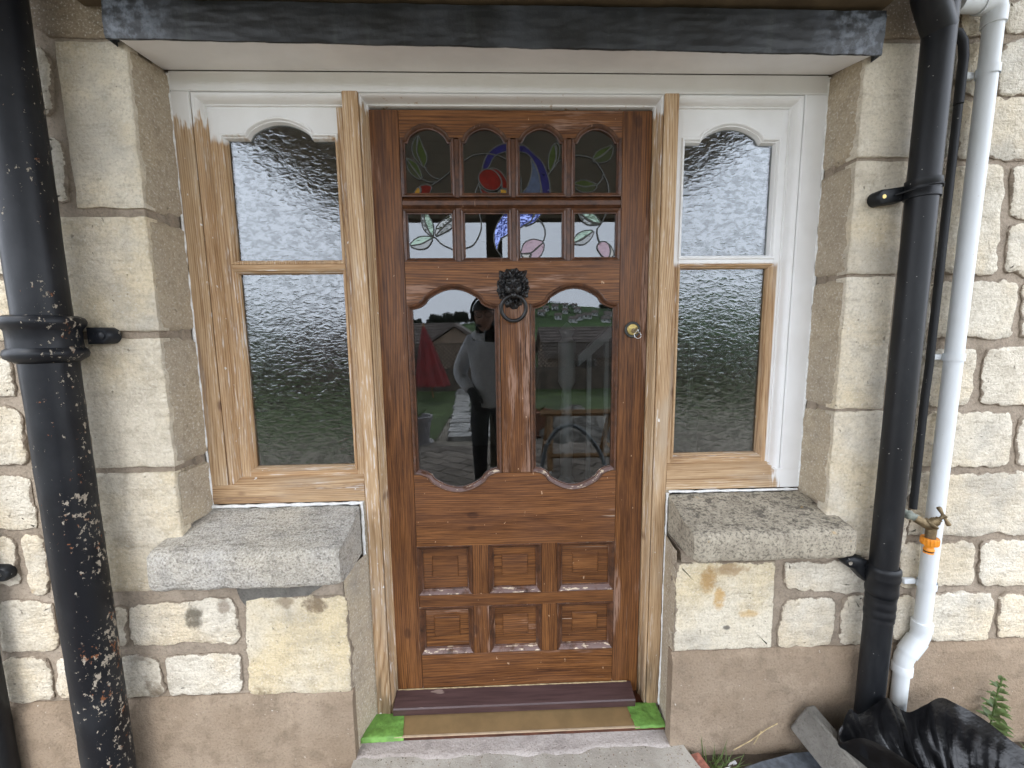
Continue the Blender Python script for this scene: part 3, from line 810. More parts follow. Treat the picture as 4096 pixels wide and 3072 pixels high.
# ------------------------------------------------------------------ stone wall
wall = thing('house_wall', 'cream stone wall with brown mortar around the doorway', 'wall', (0, WY, GZ))
w = MB()
for x0, x1, z0, z1 in ((-3.2, -0.936, 0.0, 2.2155), (0.999, 3.2, 0.0, 2.2155), (-0.936, -0.481, 0.0, 0.750), (0.5515, 0.999, 0.0, 0.787), (-3.2, 3.2, 2.2155, 3.6)):
    w.box(x0, x1, WY + 0.001, 0.20, z0, z1)
tag(w.build('wall', MAT['mortar'], wall, angle=None), 'brown lime mortar between the stones')

def outline(quad, amp, step=0.016, seed=0):
    pts = []
    for i in range(4):
        a, b_ = Vector(quad[i]), Vector(quad[(i + 1) % 4])
        L = (b_ - a).length
        n = max(2, int(L / step))
        d = (b_ - a).normalized()
        nr = Vector((-d.y, d.x))
        for k in range(n):
            p = a + (b_ - a) * (k / n)
            e = min(k, n - k) / max(1, n) * L
            k2 = 1.0 if k else 0.4
            o = amp * k2 * (0.9 * nz(p.x * 14, p.y * 14, seed) + 0.75 * nz(p.x * 42, p.y * 42, seed + 9) + 0.45 * nz(p.x * 110, p.y * 110, seed + 5))
            c_ = Vector((sum(q[0] for q in quad) / 4, sum(q[1] for q in quad) / 4))
            o_in = (c_ - p).normalized() * (amp * 1.05 * math.exp(-e / 0.013)) if amp > 0.005 else Vector((0, 0))
            pts.append(p + nr * o + o_in)
    return [(p.x, p.y) for p in pts]

def stone(quad, matname, amp=0.007, proud=0.006, back=0.05, relief=0.004, seed=None, wrap=None, smear=1.0):
    s = len(bpy.data.objects) if seed is None else seed
    if amp > 0.005:
        quad = inset(quad, -0.005)
    pts = outline(quad, amp, seed=s)
    cx = sum(p[0] for p in pts) / len(pts)
    cz = sum(p[1] for p in pts) / len(pts)
    fy = WY - proud
    rounds = 0.003 if amp < 0.004 else 0.0045
    i1 = inset(pts, rounds)
    def ring(t):
        return [(cx + (p[0] - cx) * t, cz + (p[1] - cz) * t) for p in i1]
    m = MB()
    bm = m.bm
    lay_ = bm.verts.layers.float.new('edge')
    def put(pp, yf): return [bm.verts.new((a, yf(a, c), c)) for a, c in pp]
    hh = lambda a, c: fy + relief * (nz(a * 11, c * 11, s) + 0.6 * nz(a * 33, c * 33, s))
    i2 = inset(i1, 0.014)
    R = [put(pts, lambda a, c: WY + back), put(pts, lambda a, c: fy + rounds * 0.8),
         put(i1, hh), put(i2, hh), put(ring(0.62), hh), put(ring(0.36), hh)]
    for rk_, val in zip(R, (1.0, 1.0, 0.72, 0.30, 0.0, 0.0)):
        for v_ in rk_: v_[lay_] = val * smear
    n = len(pts)
    for k in range(len(R) - 1):
        for i in range(n):
            j = (i + 1) % n
            bm.faces.new((R[k][i], R[k + 1][i], R[k + 1][j], R[k][j]))
    c = bm.verts.new((cx, hh(cx, cz), cz))
    for i in range(n):
        bm.faces.new((R[-1][i], c, R[-1][(i + 1) % n]))
    if wrap:                      # the reveal end of a jamb stone follows the splay to the frame
        for v in bm.verts:
            if abs(v.co.x - wrap[0]) < 0.02 and v.co.y > WY + 0.03:
                v.co.x = wrap[1]
                v.co.y = wrap[2]
    return m.build('stone', MAT[matname], wall, angle=50)

LX, RX = -0.930, 0.993
quoinsL = [(2.197, 1.797, -1.103), (1.774, 1.474, -1.155), (1.454, 1.090, -1.150), (1.073, 0.712, -1.152)]
for k, (zt, zb, xl) in enumerate(quoinsL):
    xr = LX if k < 3 else -0.932
    stone(((xl, zt), (xr, zt), (xr, zb), (xl, zb)), 'ashlar', 0.0032, 0.007, 0.03, 0.002, seed=11 + k, smear=0.55)
quoinsR = [(2.212, 1.925, 1.143), (1.914, 1.611, 1.139), (1.602, 1.221, 1.137), (1.212, 0.752, 1.142)]
for k, (zt, zb, xr) in enumerate(quoinsR):
    stone(((RX, zt), (xr, zt), (xr, zb), (RX, zb)), 'ashlar', 0.0032, 0.007, 0.03, 0.002, seed=31 + k, smear=0.5)
# returns of the jamb stones into the opening: dressed faces, one slab for each stone
def reveal(x_face, x_frame, zt, zb, sgn, mat, seed):
    m = MB()
    def fn(u, v):
        y = WY + 0.004 + u * (0.0995)
        z = zb + (zt - zb) * v
        x = x_face + (x_frame - x_face) * u
        z = z if 0 < v < 1 else z
        e = 0.0035 * math.exp(-u * 14)
        jag = 0.0016 * nz(y * 40, z * 22, seed) + 0.0008 * nz(y * 140, z * 90, seed)
        if v in (0.0, 1.0):
            return (x - sgn * 0.012, y, z + 0.003 * nz(y * 50, seed))
        return (x + sgn * (0.003 - e + jag), y, z)
    m.grid(fn, 8, 26)
    return m.build('stone', MAT[mat], wall, angle=60)
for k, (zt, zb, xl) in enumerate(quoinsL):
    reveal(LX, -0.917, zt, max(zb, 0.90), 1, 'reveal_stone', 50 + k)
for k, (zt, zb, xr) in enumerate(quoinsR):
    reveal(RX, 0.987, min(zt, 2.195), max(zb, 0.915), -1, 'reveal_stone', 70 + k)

RUBBLE = [
 ((-1.157,2.182),(-1.131,2.175),(-1.134,2.029),(-1.158,2.022)), ((-1.156,1.976),(-1.124,1.968),(-1.126,1.808),(-1.156,1.808)),
 ((-1.157,0.667),(-1.122,0.661),(-1.134,0.543),(-1.155,0.538)), ((-1.112,0.663),(-0.806,0.675),(-0.802,0.540),(-1.118,0.537)),
 ((-1.152,0.504),(-1.049,0.490),(-1.047,0.367),(-1.159,0.365)), ((-1.023,0.496),(-0.804,0.498),(-0.808,0.370),(-1.030,0.368)),
 ((-1.449,1.412),(-1.338,1.402),(-1.337,1.296),(-1.467,1.303)), ((-1.472,1.274),(-1.339,1.261),(-1.336,1.106),(-1.498,1.114)),
 ((-1.482,1.082),(-1.338,1.064),(-1.339,0.910),(-1.510,0.915)), ((-1.513,0.896),(-1.409,0.888),(-1.412,0.742),(-1.538,0.746)),
 ((-1.386,0.892),(-1.328,0.886),(-1.337,0.709),(-1.383,0.710)), ((-1.475,0.694),(-1.328,0.683),(-1.335,0.533),(-1.498,0.531)),
 ((-1.498,0.508),(-1.368,0.503),(-1.366,0.367),(-1.504,0.368)), ((-1.345,0.500),(-1.20,0.505),(-1.20,0.370),(-1.345,0.370)),
 ((-1.30,0.69),(-1.185,0.69),(-1.185,0.535),(-1.305,0.53)), ((-1.30,0.885),(-1.185,0.885),(-1.185,0.72),(-1.305,0.72)),
 ((-1.31,1.075),(-1.185,1.075),(-1.185,0.915),(-1.31,0.915)), ((-1.31,1.27),(-1.185,1.27),(-1.185,1.10),(-1.31,1.10)),
 ((-1.31,1.45),(-1.19,1.45),(-1.19,1.30),(-1.31,1.30)), ((-1.46,1.60),(-1.19,1.60),(-1.19,1.48),(-1.46,1.44)),
 ((-1.46,1.80),(-1.19,1.80),(-1.19,1.63),(-1.46,1.63)), ((-1.46,2.0),(-1.19,2.0),(-1.19,1.83),(-1.46,1.83)),
 ((-1.46,2.20),(-1.19,2.20),(-1.19,2.03),(-1.46,2.03)),
 ((0.873,0.738),(1.132,0.730),(1.141,0.631),(0.884,0.653)), ((0.887,0.610),(1.048,0.610),(1.046,0.452),(0.870,0.454)),
 ((1.078,0.620),(1.139,0.623),(1.145,0.453),(1.077,0.455)), ((1.165,0.735),(1.225,0.735),(1.225,0.463),(1.165,0.46)),
 ((1.165,1.20),(1.250,1.20),(1.250,0.765),(1.165,0.765)), ((1.165,1.59),(1.250,1.59),(1.250,1.22),(1.165,1.22)),
 ((1.165,1.90),(1.250,1.90),(1.250,1.61),(1.165,1.61)), ((1.165,2.20),(1.245,2.20),(1.250,1.92),(1.165,1.92)),
 ((1.254,2.315),(1.345,2.315),(1.350,2.235),(1.261,2.230)), ((1.264,2.215),(1.352,2.215),(1.350,2.088),(1.278,2.092)),
 ((1.375,2.220),(1.474,2.228),(1.495,2.093),(1.375,2.089)), ((1.376,2.324),(1.460,2.325),(1.471,2.248),(1.379,2.239)),
 ((1.272,2.072),(1.497,2.077),(1.520,1.923),(1.282,1.920)), ((1.273,1.902),(1.411,1.905),(1.436,1.609),(1.278,1.610)),
 ((1.444,1.902),(1.522,1.905),(1.545,1.766),(1.462,1.766)), ((1.462,1.748),(1.546,1.750),(1.568,1.610),(1.463,1.609)),
 ((1.266,1.586),(1.504,1.584),(1.510,1.427),(1.276,1.425)), ((1.524,1.577),(1.596,1.579),(1.621,1.423),(1.534,1.424)),
 ((1.272,1.395),(1.408,1.393),(1.403,1.229),(1.275,1.229)), ((1.438,1.393),(1.625,1.395),(1.652,1.222),(1.441,1.229)),
 ((1.273,1.201),(1.542,1.198),(1.551,1.036),(1.271,1.038)), ((1.568,1.183),(1.657,1.181),(1.681,1.033),(1.582,1.036)),
 ((1.269,1.014),(1.683,1.009),(1.714,0.815),(1.251,0.818)), ((1.247,0.790),(1.476,0.791),(1.488,0.646),(1.254,0.644)),
 ((1.504,0.791),(1.717,0.785),(1.741,0.639),(1.512,0.646)), ((1.335,0.621),(1.559,0.619),(1.571,0.454),(1.338,0.456)),
 ((1.592,0.607),(1.745,0.607),(1.771,0.452),(1.597,0.456)), ((1.243,0.614),(1.305,0.612),(1.315,0.463),(1.244,0.465)),
]
for k, q in enumerate(RUBBLE):
    stone(q, 'rubble', 0.0100, 0.005 + 0.003 * RND.random(), 0.03, 0.004, seed=100 + k)
stone(((-0.770,0.672),(-0.4765,0.676),(-0.4765,0.358),(-0.784,0.363)), 'ochre', 0.006, 0.006, 0.03, 0.003, seed=5)
stone(((0.5345,0.750),(0.846,0.745),(0.852,0.452),(0.5345,0.452)), 'ochre', 0.004, 0.007, 0.03, 0.003, seed=6)
# smooth brown lintel stones above the jambs
stone(((-1.42,2.42),(-0.955,2.42),(-0.955,2.206),(-1.118,2.208)), 'lintel_brown', 0.002, 0.004, 0.03, 0.001, seed=8)
stone(((1.012,2.42),(1.235,2.42),(1.235,2.228),(1.012,2.224)), 'lintel_brown', 0.003, 0.004, 0.03, 0.002, seed=9)
# coursed stones further along, as the wall goes on past the picture
def course(x0, x1, z0, z1):
    x = x0
    while x < x1 - 0.12:
        L = min(RND.uniform(0.16, 0.40), x1 - x)
        if x1 - (x + L) < 0.13:
            L = x1 - x
        stone(((x + 0.012, z1 - 0.012), (x + L - 0.012, z1 - 0.012), (x + L - 0.012, z0 + 0.012), (x + 0.012, z0 + 0.012)), 'rubble', 0.0085, 0.006, 0.03, 0.004)
        x += L
for i, (z0, z1) in enumerate(((0.36, 0.52), (0.52, 0.70), (0.70, 0.90), (0.90, 1.09), (1.09, 1.28), (1.28, 1.45), (1.45, 1.62), (1.62, 1.82), (1.82, 2.02), (2.02, 2.21), (2.21, 2.4))):
    course(-3.19, -1.53 if z1 < 1.46 else -1.475, z0, z1)
    if z0 > 0.4 and z1 < 2.3:
        course(1.66 + 0.13 * max(0.0, (1.45 - z0)), 3.19, z0, z1)

for z0, z1 in ((2.4, 2.58), (2.58, 2.8), (2.8, 3.0)):
    course(-3.19, -1.48, z0, z1)
    course(1.50, 3.19, z0, z1)
course(1.50, 3.19, 2.22, 2.4)
# mortar in the joints of the reveals
for x0, x1, y0 in ((-0.9365, -0.9250, 0.92), (0.9920, 0.9995, 0.93)):
    MB().box(x0, x1, WY + 0.068, -0.03, y0, 2.2).build('joint_mortar', MAT['mortar'], wall, angle=None)

# doorway sides below the sidelights (dressed return of the low walls)
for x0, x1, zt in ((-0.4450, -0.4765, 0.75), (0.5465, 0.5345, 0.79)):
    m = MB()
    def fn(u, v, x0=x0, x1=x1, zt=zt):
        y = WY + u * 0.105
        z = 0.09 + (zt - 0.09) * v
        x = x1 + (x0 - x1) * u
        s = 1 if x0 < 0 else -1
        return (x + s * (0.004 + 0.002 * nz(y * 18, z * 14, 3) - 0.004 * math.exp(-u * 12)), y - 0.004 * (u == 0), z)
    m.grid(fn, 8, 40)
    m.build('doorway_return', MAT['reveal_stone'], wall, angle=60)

def plinth(x0, x1, zt, seed):
    m = MB()
    prof = [(WY + 0.02, 0.0), (WY - 0.016, 0.0), (WY - 0.016, zt - 0.030), (WY - 0.013, zt - 0.022), (WY - 0.002, zt - 0.002), (WY + 0.02, zt)]
    bm = m.bm
    n = int((x1 - x0) / 0.025)
    R = []
    for i in range(n + 1):
        x = x0 + (x1 - x0) * i / n
        row = []
        for j, (y, z) in enumerate(prof):
            zz = z + (0.006 * nz(x * 7, seed, j) + 0.003 * nz(x * 30, seed)) * (j >= 2)
            yy = y + 0.0025 * nz(x * 8, z * 8, seed) * (1 <= j <= 4)
            row.append(bm.verts.new((x, yy, zz)))
        R.append(row)
    for i in range(n):
        for j in range(len(prof) - 1):
            bm.faces.new((R[i][j], R[i + 1][j], R[i + 1][j + 1], R[i][j + 1]))
    bm.faces.new(R[0])
    bm.faces.new(R[-1][::-1])
    return tag(m.build('plinth', MAT['render_band'], wall, angle=40), 'brown cement render band at the foot of the wall')
plinth(-3.2, -0.470, 0.362, 1.0)
plinth(0.529, 3.2, 0.452, 2.0)
# grey cement repair patch under the sill
m = MB()
m.prism(outline(((-0.80,0.748),(-0.50,0.748),(-0.56,0.69),(-0.775,0.640)), 0.010, seed=3), WY - 0.0045, WY + 0.02)
m.build('mortar_patch', MAT['concrete_slab'], wall, angle=30)

# ------------------------------------------------------------------ stone sills
def sill(x0, x1, zb, zf, z0, mat, label, seed):
    """weathered top falling from zb (back) to zf (front edge); z0 underside"""
    yf, yb = -0.232, -0.047
    m = MB()
    prof = []
    for k in range(9):
        t = k / 8
        prof.append((yb + (yf + 0.012 - yb) * t, zb + (zf - zb) * t - 0.004 * math.sin(t * 3.1)))
    prof += [(yf + 0.004, zf - 0.006), (yf, zf - 0.016), (yf, (zf + z0) / 2), (yf, z0 + 0.018), (yf + 0.003, z0 + 0.007), (yf + 0.012, z0), (WY + 0.02, z0 + 0.002), (yb, z0 + 0.002)]
    nx = 44
    R = []
    for i in range(nx + 1):
        u = i / nx
        x = x0 + (x1 - x0) * u
        ed = min(u, 1 - u) * (x1 - x0)
        rd = 0.006 * math.exp(-ed * 170)
        row = []
        for j, (y, z) in enumerate(prof):
            a = 0.0032 * nz(x * 16, y * 16 + z * 9, seed) + 0.002 * nz(x * 55, y * 55 + z * 40, seed)
            yy = y + (a * 1.3 + rd if j >= 8 and j <= 14 else 0)
            zz = z + a * 1.2 - (rd * 0.8 if j < 10 else -rd * 0.8 if 12 <= j <= 14 else 0)
            row.append(m.bm.verts.new((x + (0.003 * nz(y * 22, z * 22, seed) if i in (0, nx) else 0), yy, zz)))
        R.append(row)
    for i in range(nx):
        for j in range(len(prof)):
            k = (j + 1) % len(prof)
            m.bm.faces.new((R[i][j], R[i + 1][j], R[i + 1][k], R[i][k]))
    m.bm.faces.new(R[0])
    m.bm.faces.new(R[-1][::-1])
    return tag(m.build('window_sill', MAT[mat], angle=48), label, 'window sill')
sill(-0.978, -0.455, 0.916, 0.866, 0.753, 'sill_grey', 'pale grey speckled stone sill below the stripped pine sidelight', 4.0)
sill(0.550, 1.030, 0.926, 0.880, 0.790, 'sill_lichen', 'brownish stone sill with black lichen below the white painted sidelight', 9.0)

# ------------------------------------------------------------------ door frame with sidelights
FY = -0.045
frame = thing('door_frame', 'half stripped pine and white painted door frame with two arched sidelights', 'door frame', (0.035, 0.0, 0.13))
def P(m, name, mat, label=None, parent=None, angle=32):
    o = m.build(name, MAT[mat], parent or frame, angle=angle)
    if label: o['label'] = label
    return o
P(MB().box(-0.915, 0.985, FY, 0.06, 2.1455, 2.198, 0.0025), 'frame_head', 'white_level', 'white painted frame head')
P(MB().box(-0.915, -0.8625, FY, 0.06, 0.9885, 2.145, 0.0025), 'frame_jamb', 'pine_part_white', 'stripped pine jamb with white paint left at its top')
P(MB().box(0.9185, 0.985, FY, 0.06, 0.9995, 2.145, 0.0025), 'frame_jamb', 'white_upright', 'white painted jamb')
P(MB().box(-0.4375, -0.392, FY - 0.001, 0.06, 0.157, 2.149, 0.003), 'mullion', 'pine_upright', 'stripped pine post beside the grey sill')
P(MB().box(0.497, 0.5405, FY - 0.001, 0.06, 0.157, 2.147, 0.003), 'mullion', 'pine_upright', 'stripped pine post beside the brown sill')
def ovolo(wd, y0, y1):
    pr = [(-0.001, 0.05), (-0.001, y0 + 0.0015), (0.0004, y0 + 0.008), (0.0034, y0 + 0.008), (0.004, y0 + 0.0012)]
    for k in range(6):
        a = k / 5 * math.pi / 2
        pr.append((0.004 + (wd - 0.0095) * math.sin(a), y0 + 0.0012 + (y1 - y0 - 0.008) * (1 - math.cos(a))))
    pr += [(wd - 0.0045, y1 - 0.005), (wd - 0.001, y1 - 0.005), (wd, y1 + 0.001), (wd, 0.05)]
    return pr
# moulding: left sidelight (up the jamb, along the head), doorway, right sidelight
P(MB().sweep([(-0.439, 2.1455), (-0.8625, 2.1455), (-0.8625, 0.99)], ovolo(0.026, FY, -0.013)), 'frame_moulding', 'mould_part_white')
P(MB().sweep([(0.9185, 1.0), (0.9185, 2.1455), (0.5415, 2.1455)], ovolo(0.026, FY, -0.013)), 'frame_moulding', 'white_upright')
P(MB().sweep([(0.497, 0.157), (0.497, 2.1455), (-0.392, 2.1455), (-0.392, 0.157)], ovolo(0.0165, FY, 0.001)), 'frame_moulding', 'pine_top_white')

def arch(x0, x1, zs, za, flat, kind='round', n=14):
    """points from (x0,zs) to (x1,zs) with a raised middle"""
    out = [(x0, zs)]
    w_, h = x1 - x0, za - zs
    for i in range(n * 2 + 1):
        t = i / (n * 2)
        u = t if t <= 0.5 else 1 - t          # 0..0.5
        x = x0 + w_ * (flat + (1 - 2 * flat) * t)
        s = u * 2                             # 0 at the shoulder, 1 at the crown
        if kind == 'round':
            z = h * (math.sqrt(max(0, 1 - (1 - s) ** 2)) * 0.55 + 0.45 * math.sin(s * math.pi / 2))
        else:                                 # cusped shoulder, then a broad crown
            if s < 0.30:
                q = s / 0.30
                z = h * 0.40 * (1 - math.sqrt(max(0, 1 - q * q)) * 0.75 - 0.25 * (1 - q))
            else:
                q = (s - 0.30) / 0.70
                z = h * (0.40 + 0.60 * math.sin(math.pi / 2 * q) ** 0.85)
        out.append((x, zs + z))
    out.append((x1, zs))
    return out

BEAD = [(-0.0005, 0.012), (-0.0005, -0.0145), (0.002, -0.0165), (0.005, -0.0158), (0.0075, -0.012), (0.0082, -0.0085), (0.0105, -0.008), (0.0135, 0.004), (0.0138, 0.012)]
def sidelight(x0, x1, sx0, sx1, zb, zt, zsh, zcr, zt0, zt1, m_st, m_hd, m_bead, m_low, m_bar, flat, labels):
    """x0..x1 opening, sx0..sx1 outer edge of the glazing beads"""
    # sash: two stiles, an arched head, a bar, a low rail
    P(MB().box(x0, sx0, -0.0125, 0.03, zb, zt), 'sash_stile', m_st)
    P(MB().box(sx1, x1, -0.0125, 0.03, zb, zt), 'sash_stile', m_low if m_low != m_bead else m_st)
    a = arch(sx0, sx1, zsh, zcr, flat)
    P(MB().prism([(sx0, zt), (sx1, zt)] + a[::-1], -0.0122, 0.03), 'sash_head', m_hd, labels[0])
    up = [(sx0, zt1), (sx1, zt1)] + a[::-1]
    P(MB().sweep(up, BEAD, closed=True), 'glazing_bead', m_bead)
    P(MB().prism(inset(up, 0.008), 0.006, 0.010), 'pane', 'hammered_glass', labels[1])
    P(MB().box(sx0, sx1, -0.0135, 0.03, zt0, zt1, 0.002), 'sash_bar', m_bar)
    lo = [(sx0, zb + 0.018), (sx1, zb + 0.018), (sx1, zt0), (sx0, zt0)]
    P(MB().box(sx0, sx1, -0.0122, 0.03, zb, zb + 0.018), 'sash_rail', 'bead_level')
    for q_, mt_ in (([lo[1], lo[2]], m_low), ([lo[3], lo[0]], m_low), ([lo[0], lo[1]], 'bead_level'), ([lo[2], lo[3]], 'bead_level')):
        P(MB().sweep(q_, BEAD), 'glazing_bead', mt_)
    P(MB().prism(inset(lo, 0.008), 0.006, 0.010), 'pane', 'hammered_glass', labels[2])
sidelight(-0.8385, -0.4385, -0.808, -0.466, 1.004, 2.122, 2.047, 2.093, 1.659, 1.674, 'bead_part_white', 'white_level', 'bead_part_white', 'bead_upright', 'pine_level', 0.205,
          ('white painted arched sash head beside bare pine', 'upper hammered glass pane', 'lower hammered glass pane'))
sidelight(0.5415, 0.8945, 0.5665, 0.8735, 1.017, 2.122, 2.038, 2.084, 1.665, 1.680, 'sash_part_white', 'white_level', 'sash_part_white', 'sash_part_white', 'sash_part_white', 0.17,
          ('white painted arched sash head', 'upper hammered glass pane', 'lower hammered glass pane'))
P(MB().prof_x([(FY, 0.929), (0.06, 0.929), (0.06, 1.006), (-0.013, 1.006), (FY + 0.003, 0.990), (FY, 0.987)], -0.915, -0.438), 'bottom_rail', 'pine_level')
P(MB().prof_x([(FY, 0.940), (0.06, 0.940), (0.06, 1.019), (-0.013, 1.019), (FY + 0.003, 1.003), (FY, 1.000)], 0.541, 0.985), 'bottom_rail', 'rail_part_white')
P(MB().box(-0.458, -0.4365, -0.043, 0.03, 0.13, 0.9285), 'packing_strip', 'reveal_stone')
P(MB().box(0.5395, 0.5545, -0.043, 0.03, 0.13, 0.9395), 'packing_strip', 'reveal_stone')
# lumpy white sealant round the frame
def caulk(path, r):
    pts = []
    for i in range(len(path) - 1):
        a, b_ = Vector(path[i]), Vector(path[i + 1])
        n = max(2, int((b_ - a).length / 0.012))
        for k in range(n):
            p = a + (b_ - a) * k / n
            pts.append(p + Vector((0.0022 * nz(p.z * 25, p.x * 25, 1), 0.002 * nz(p.z * 30, p.x * 30, 5), 0.0022 * nz(p.x * 25, p.z * 25, 8))))
    pts.append(Vector(path[-1]))
    rr = [r * (0.85 + 0.55 * nz(p.x * 45, p.z * 45, 2)) for p in pts]
    P(MB().tube(pts, rr, 8), 'sealant', 'caulk', angle=60)
caulk([(-0.917, FY, 2.19), (-0.917, FY, 0.925)], 0.0050)
caulk([(-0.913, FY - 0.004, 0.922), (-0.443, FY - 0.004, 0.923)], 0.0068)
caulk([(-0.4475, FY - 0.003, 0.918), (-0.4505, FY - 0.003, 0.16)], 0.0060)
caulk([(0.986, FY, 2.19), (0.986, FY, 0.945)], 0.0045)
caulk([(0.98, FY - 0.003, 0.933), (0.549, FY - 0.003, 0.934)], 0.0050)
caulk([(0.5445, FY - 0.003, 0.93), (0.5405, FY - 0.003, 0.16)], 0.0042)
# threshold
P(MB().box(-0.474, 0.534, -0.120, 0.06, 0.1315, 0.1555, 0.003), 'threshold', 'threshold_wood', 'varnished red brown timber threshold')

# smeared cement fillet where threshold meets step
cf = MB()
def fil(u, v):
    x = -0.470 + u * 0.999
    w_ = 0.052 + 0.020 * nz(x * 4, 1.0) + 0.008 * nz(x * 19, 2.0)
    return (x, -0.119 - v * w_, 0.1385 - 0.0065 * v ** 0.6 + 0.0012 * nz(x * 20, v * 3) - (0.006 if v == 1 else 0))
cf.grid(fil, 120, 8)
P(cf, 'cement_fillet', 'cement_fillet', angle=60)

# white painted soffit between frame and lead
sof = MB()
sof.grid(lambda u, v: (-0.924 + u * 1.913, FY - 0.0005 - v * 0.142, 2.1985 - (0.0135 + 0.021 * u) * v + 0.0012 * nz(u * 9, v * 2) * math.sin(v * 3.1)), 40, 8)
ex = bmesh.ops.extrude_face_region(sof.bm, geom=sof.bm.faces[:])
for v in ex['geom']:
    if isinstance(v, bmesh.types.BMVert): v.co.z += 0.012
tag(sof.build('soffit_board', MAT['soffit_white'], angle=40), 'dull white board closing the gap between frame head and lead flashing', 'soffit')

# ------------------------------------------------------------------ lead flashing
ld = MB()
def lead(u, v):
    x = -0.948 + u * 1.955
    zb = 2.181 - 0.022 * u + 0.0022 * nz(x * 14, 0.3) + 0.001 * nz(x * 55, 2.0)
    zt = 2.268 - 0.004 * u
    d = 0.003 * nz(x * 5, v * 2) + 0.0016 * nz(x * 21, v * 7) + 0.0012 * nz(x * 60, v * 16)
    if v < 0.12:
        q = v / 0.12
        return (x, -0.184 - 0.004 * q, zb + 0.002 * (1 - q))
    if v > 0.9:
        q = (v - 0.9) / 0.1
        return (x, -0.190 + 0.035 * q + d, zt + 0.004 * q)
    q = (v - 0.12) / 0.78
    return (x, -0.190 - 0.003 * math.sin(q * 3) + d, zb + (zt - zb) * q)
ld.grid(lead, 150, 30)
for s in (0, 1):
    ring = [ld.bm.verts.new(Vector(lead(s, v / 30.0))) for v in range(31)]
    ring += [ld.bm.verts.new((lead(s, 0)[0], -0.150, 2.272)), ld.bm.verts.new((lead(s, 0)[0], -0.150, lead(s, 0)[2]))]
    ld.bm.faces.new(ring)
tag(ld.build('lead_flashing', MAT['lead_sheet'], angle=40), 'dark wrinkled lead sheet capping the beam over the doorway', 'flashing')

# ------------------------------------------------------------------ porch roof over the door
porch = thing('porch_roof', 'timber porch canopy over the doorway on a dark square post', 'porch', (0, -1.0, GZ))
ZS = 2.60
fa = MB().box(-1.02, 1.012, -0.235, -0.155, 2.276, 2.575, 0.003)
P(fa, 'wall_plate', 'porch_timber', parent=porch)
P(MB().box(-1.40, 1.40, -0.275, -0.15, 2.5755, ZS + 0.05), 'ledger', 'porch_timber', parent=porch)
for i in range(16):
    y0 = -0.28 - i * 0.16
    P(MB().box(-1.43, 1.43, y0 - 0.1565, y0, ZS, ZS + 0.02, 0.003), 'soffit_plank', 'porch_boards', parent=porch)
P(MB().box(-1.47, 1.47, -2.875, -2.843, ZS - 0.03, ZS + 0.13, 0.004), 'fascia', 'porch_timber', parent=porch)
P(MB().box(-1.49, -1.435, -2.84, -0.28, ZS - 0.004, ZS + 0.13, 0.004), 'fascia', 'porch_timber', parent=porch)
P(MB().box(1.435, 1.49, -2.84, -0.28, ZS - 0.004, ZS + 0.13, 0.004), 'fascia', 'porch_timber', parent=porch)
P(MB().prof_x([(-2.92, ZS + 0.135), (-2.92, ZS + 0.165), (-0.15, ZS + 0.55), (-0.15, ZS + 0.52)], -1.53, 1.53), 'roof_sheet', 'slate', parent=porch)
P(MB().box(-0.105, 0.048, -2.80, -2.65, GZ, ZS - 0.001, 0.006), 'post', 'porch_post', parent=porch)

# ------------------------------------------------------------------ hallway behind the door
hall = thing('hallway', 'dim hallway seen through the door glass', 'hallway', (0.03, 1.6, 0.15))
P(MB().box(-1.27, 1.34, 0.205, 3.42, 0.10, 0.15), 'hall_floor', 'inner_floor', parent=hall)
P(MB().box(-1.27, 1.34, 0.205, 3.42, 2.5, 2.54), 'hall_ceiling', 'inner_pale', parent=hall)
P(MB().box(-1.29, -1.252, 0.205, 3.41, 0.12, 2.52), 'hall_wall', 'inner_wall', parent=hall)
P(MB().box(1.322, 1.36, 0.205, 3.41, 0.12, 2.52), 'hall_wall', 'inner_wall', parent=hall)
P(MB().box(-1.26, 1.33, 3.402, 3.44, 0.12, 2.52), 'hall_wall', 'inner_wall', parent=hall)
P(MB().lathe((0.43, 1.25, 0.15), [(0.055, 0), (0.055, 0.35), (0.035, 0.38), (0.045, 0.6), (0.03, 0.95), (0.055, 1.0), (0.055, 1.25), (0.03, 1.28), (0.05, 1.33), (0.0, 1.38)], 20), 'newel_post', 'inner_white', parent=hall)
P(MB().prism([(0.50, 1.25), (1.30, 1.95), (1.30, 2.02), (0.50, 1.32)], 1.22, 1.28), 'handrail', 'inner_white', parent=hall)
for i_ in range(7):
    P(MB().box(0.56 + i_ * 0.11, 0.585 + i_ * 0.11, 1.237, 1.262, 0.30 + i_ * 0.09, 1.32 + i_ * 0.095), 'spindle', 'inner_white', parent=hall)
P(MB().prism([(0.48, 0.15), (1.31, 0.15), (1.31, 1.02), (0.48, 0.36)], 1.28, 1.33), 'stair_string', 'inner_white', parent=hall)
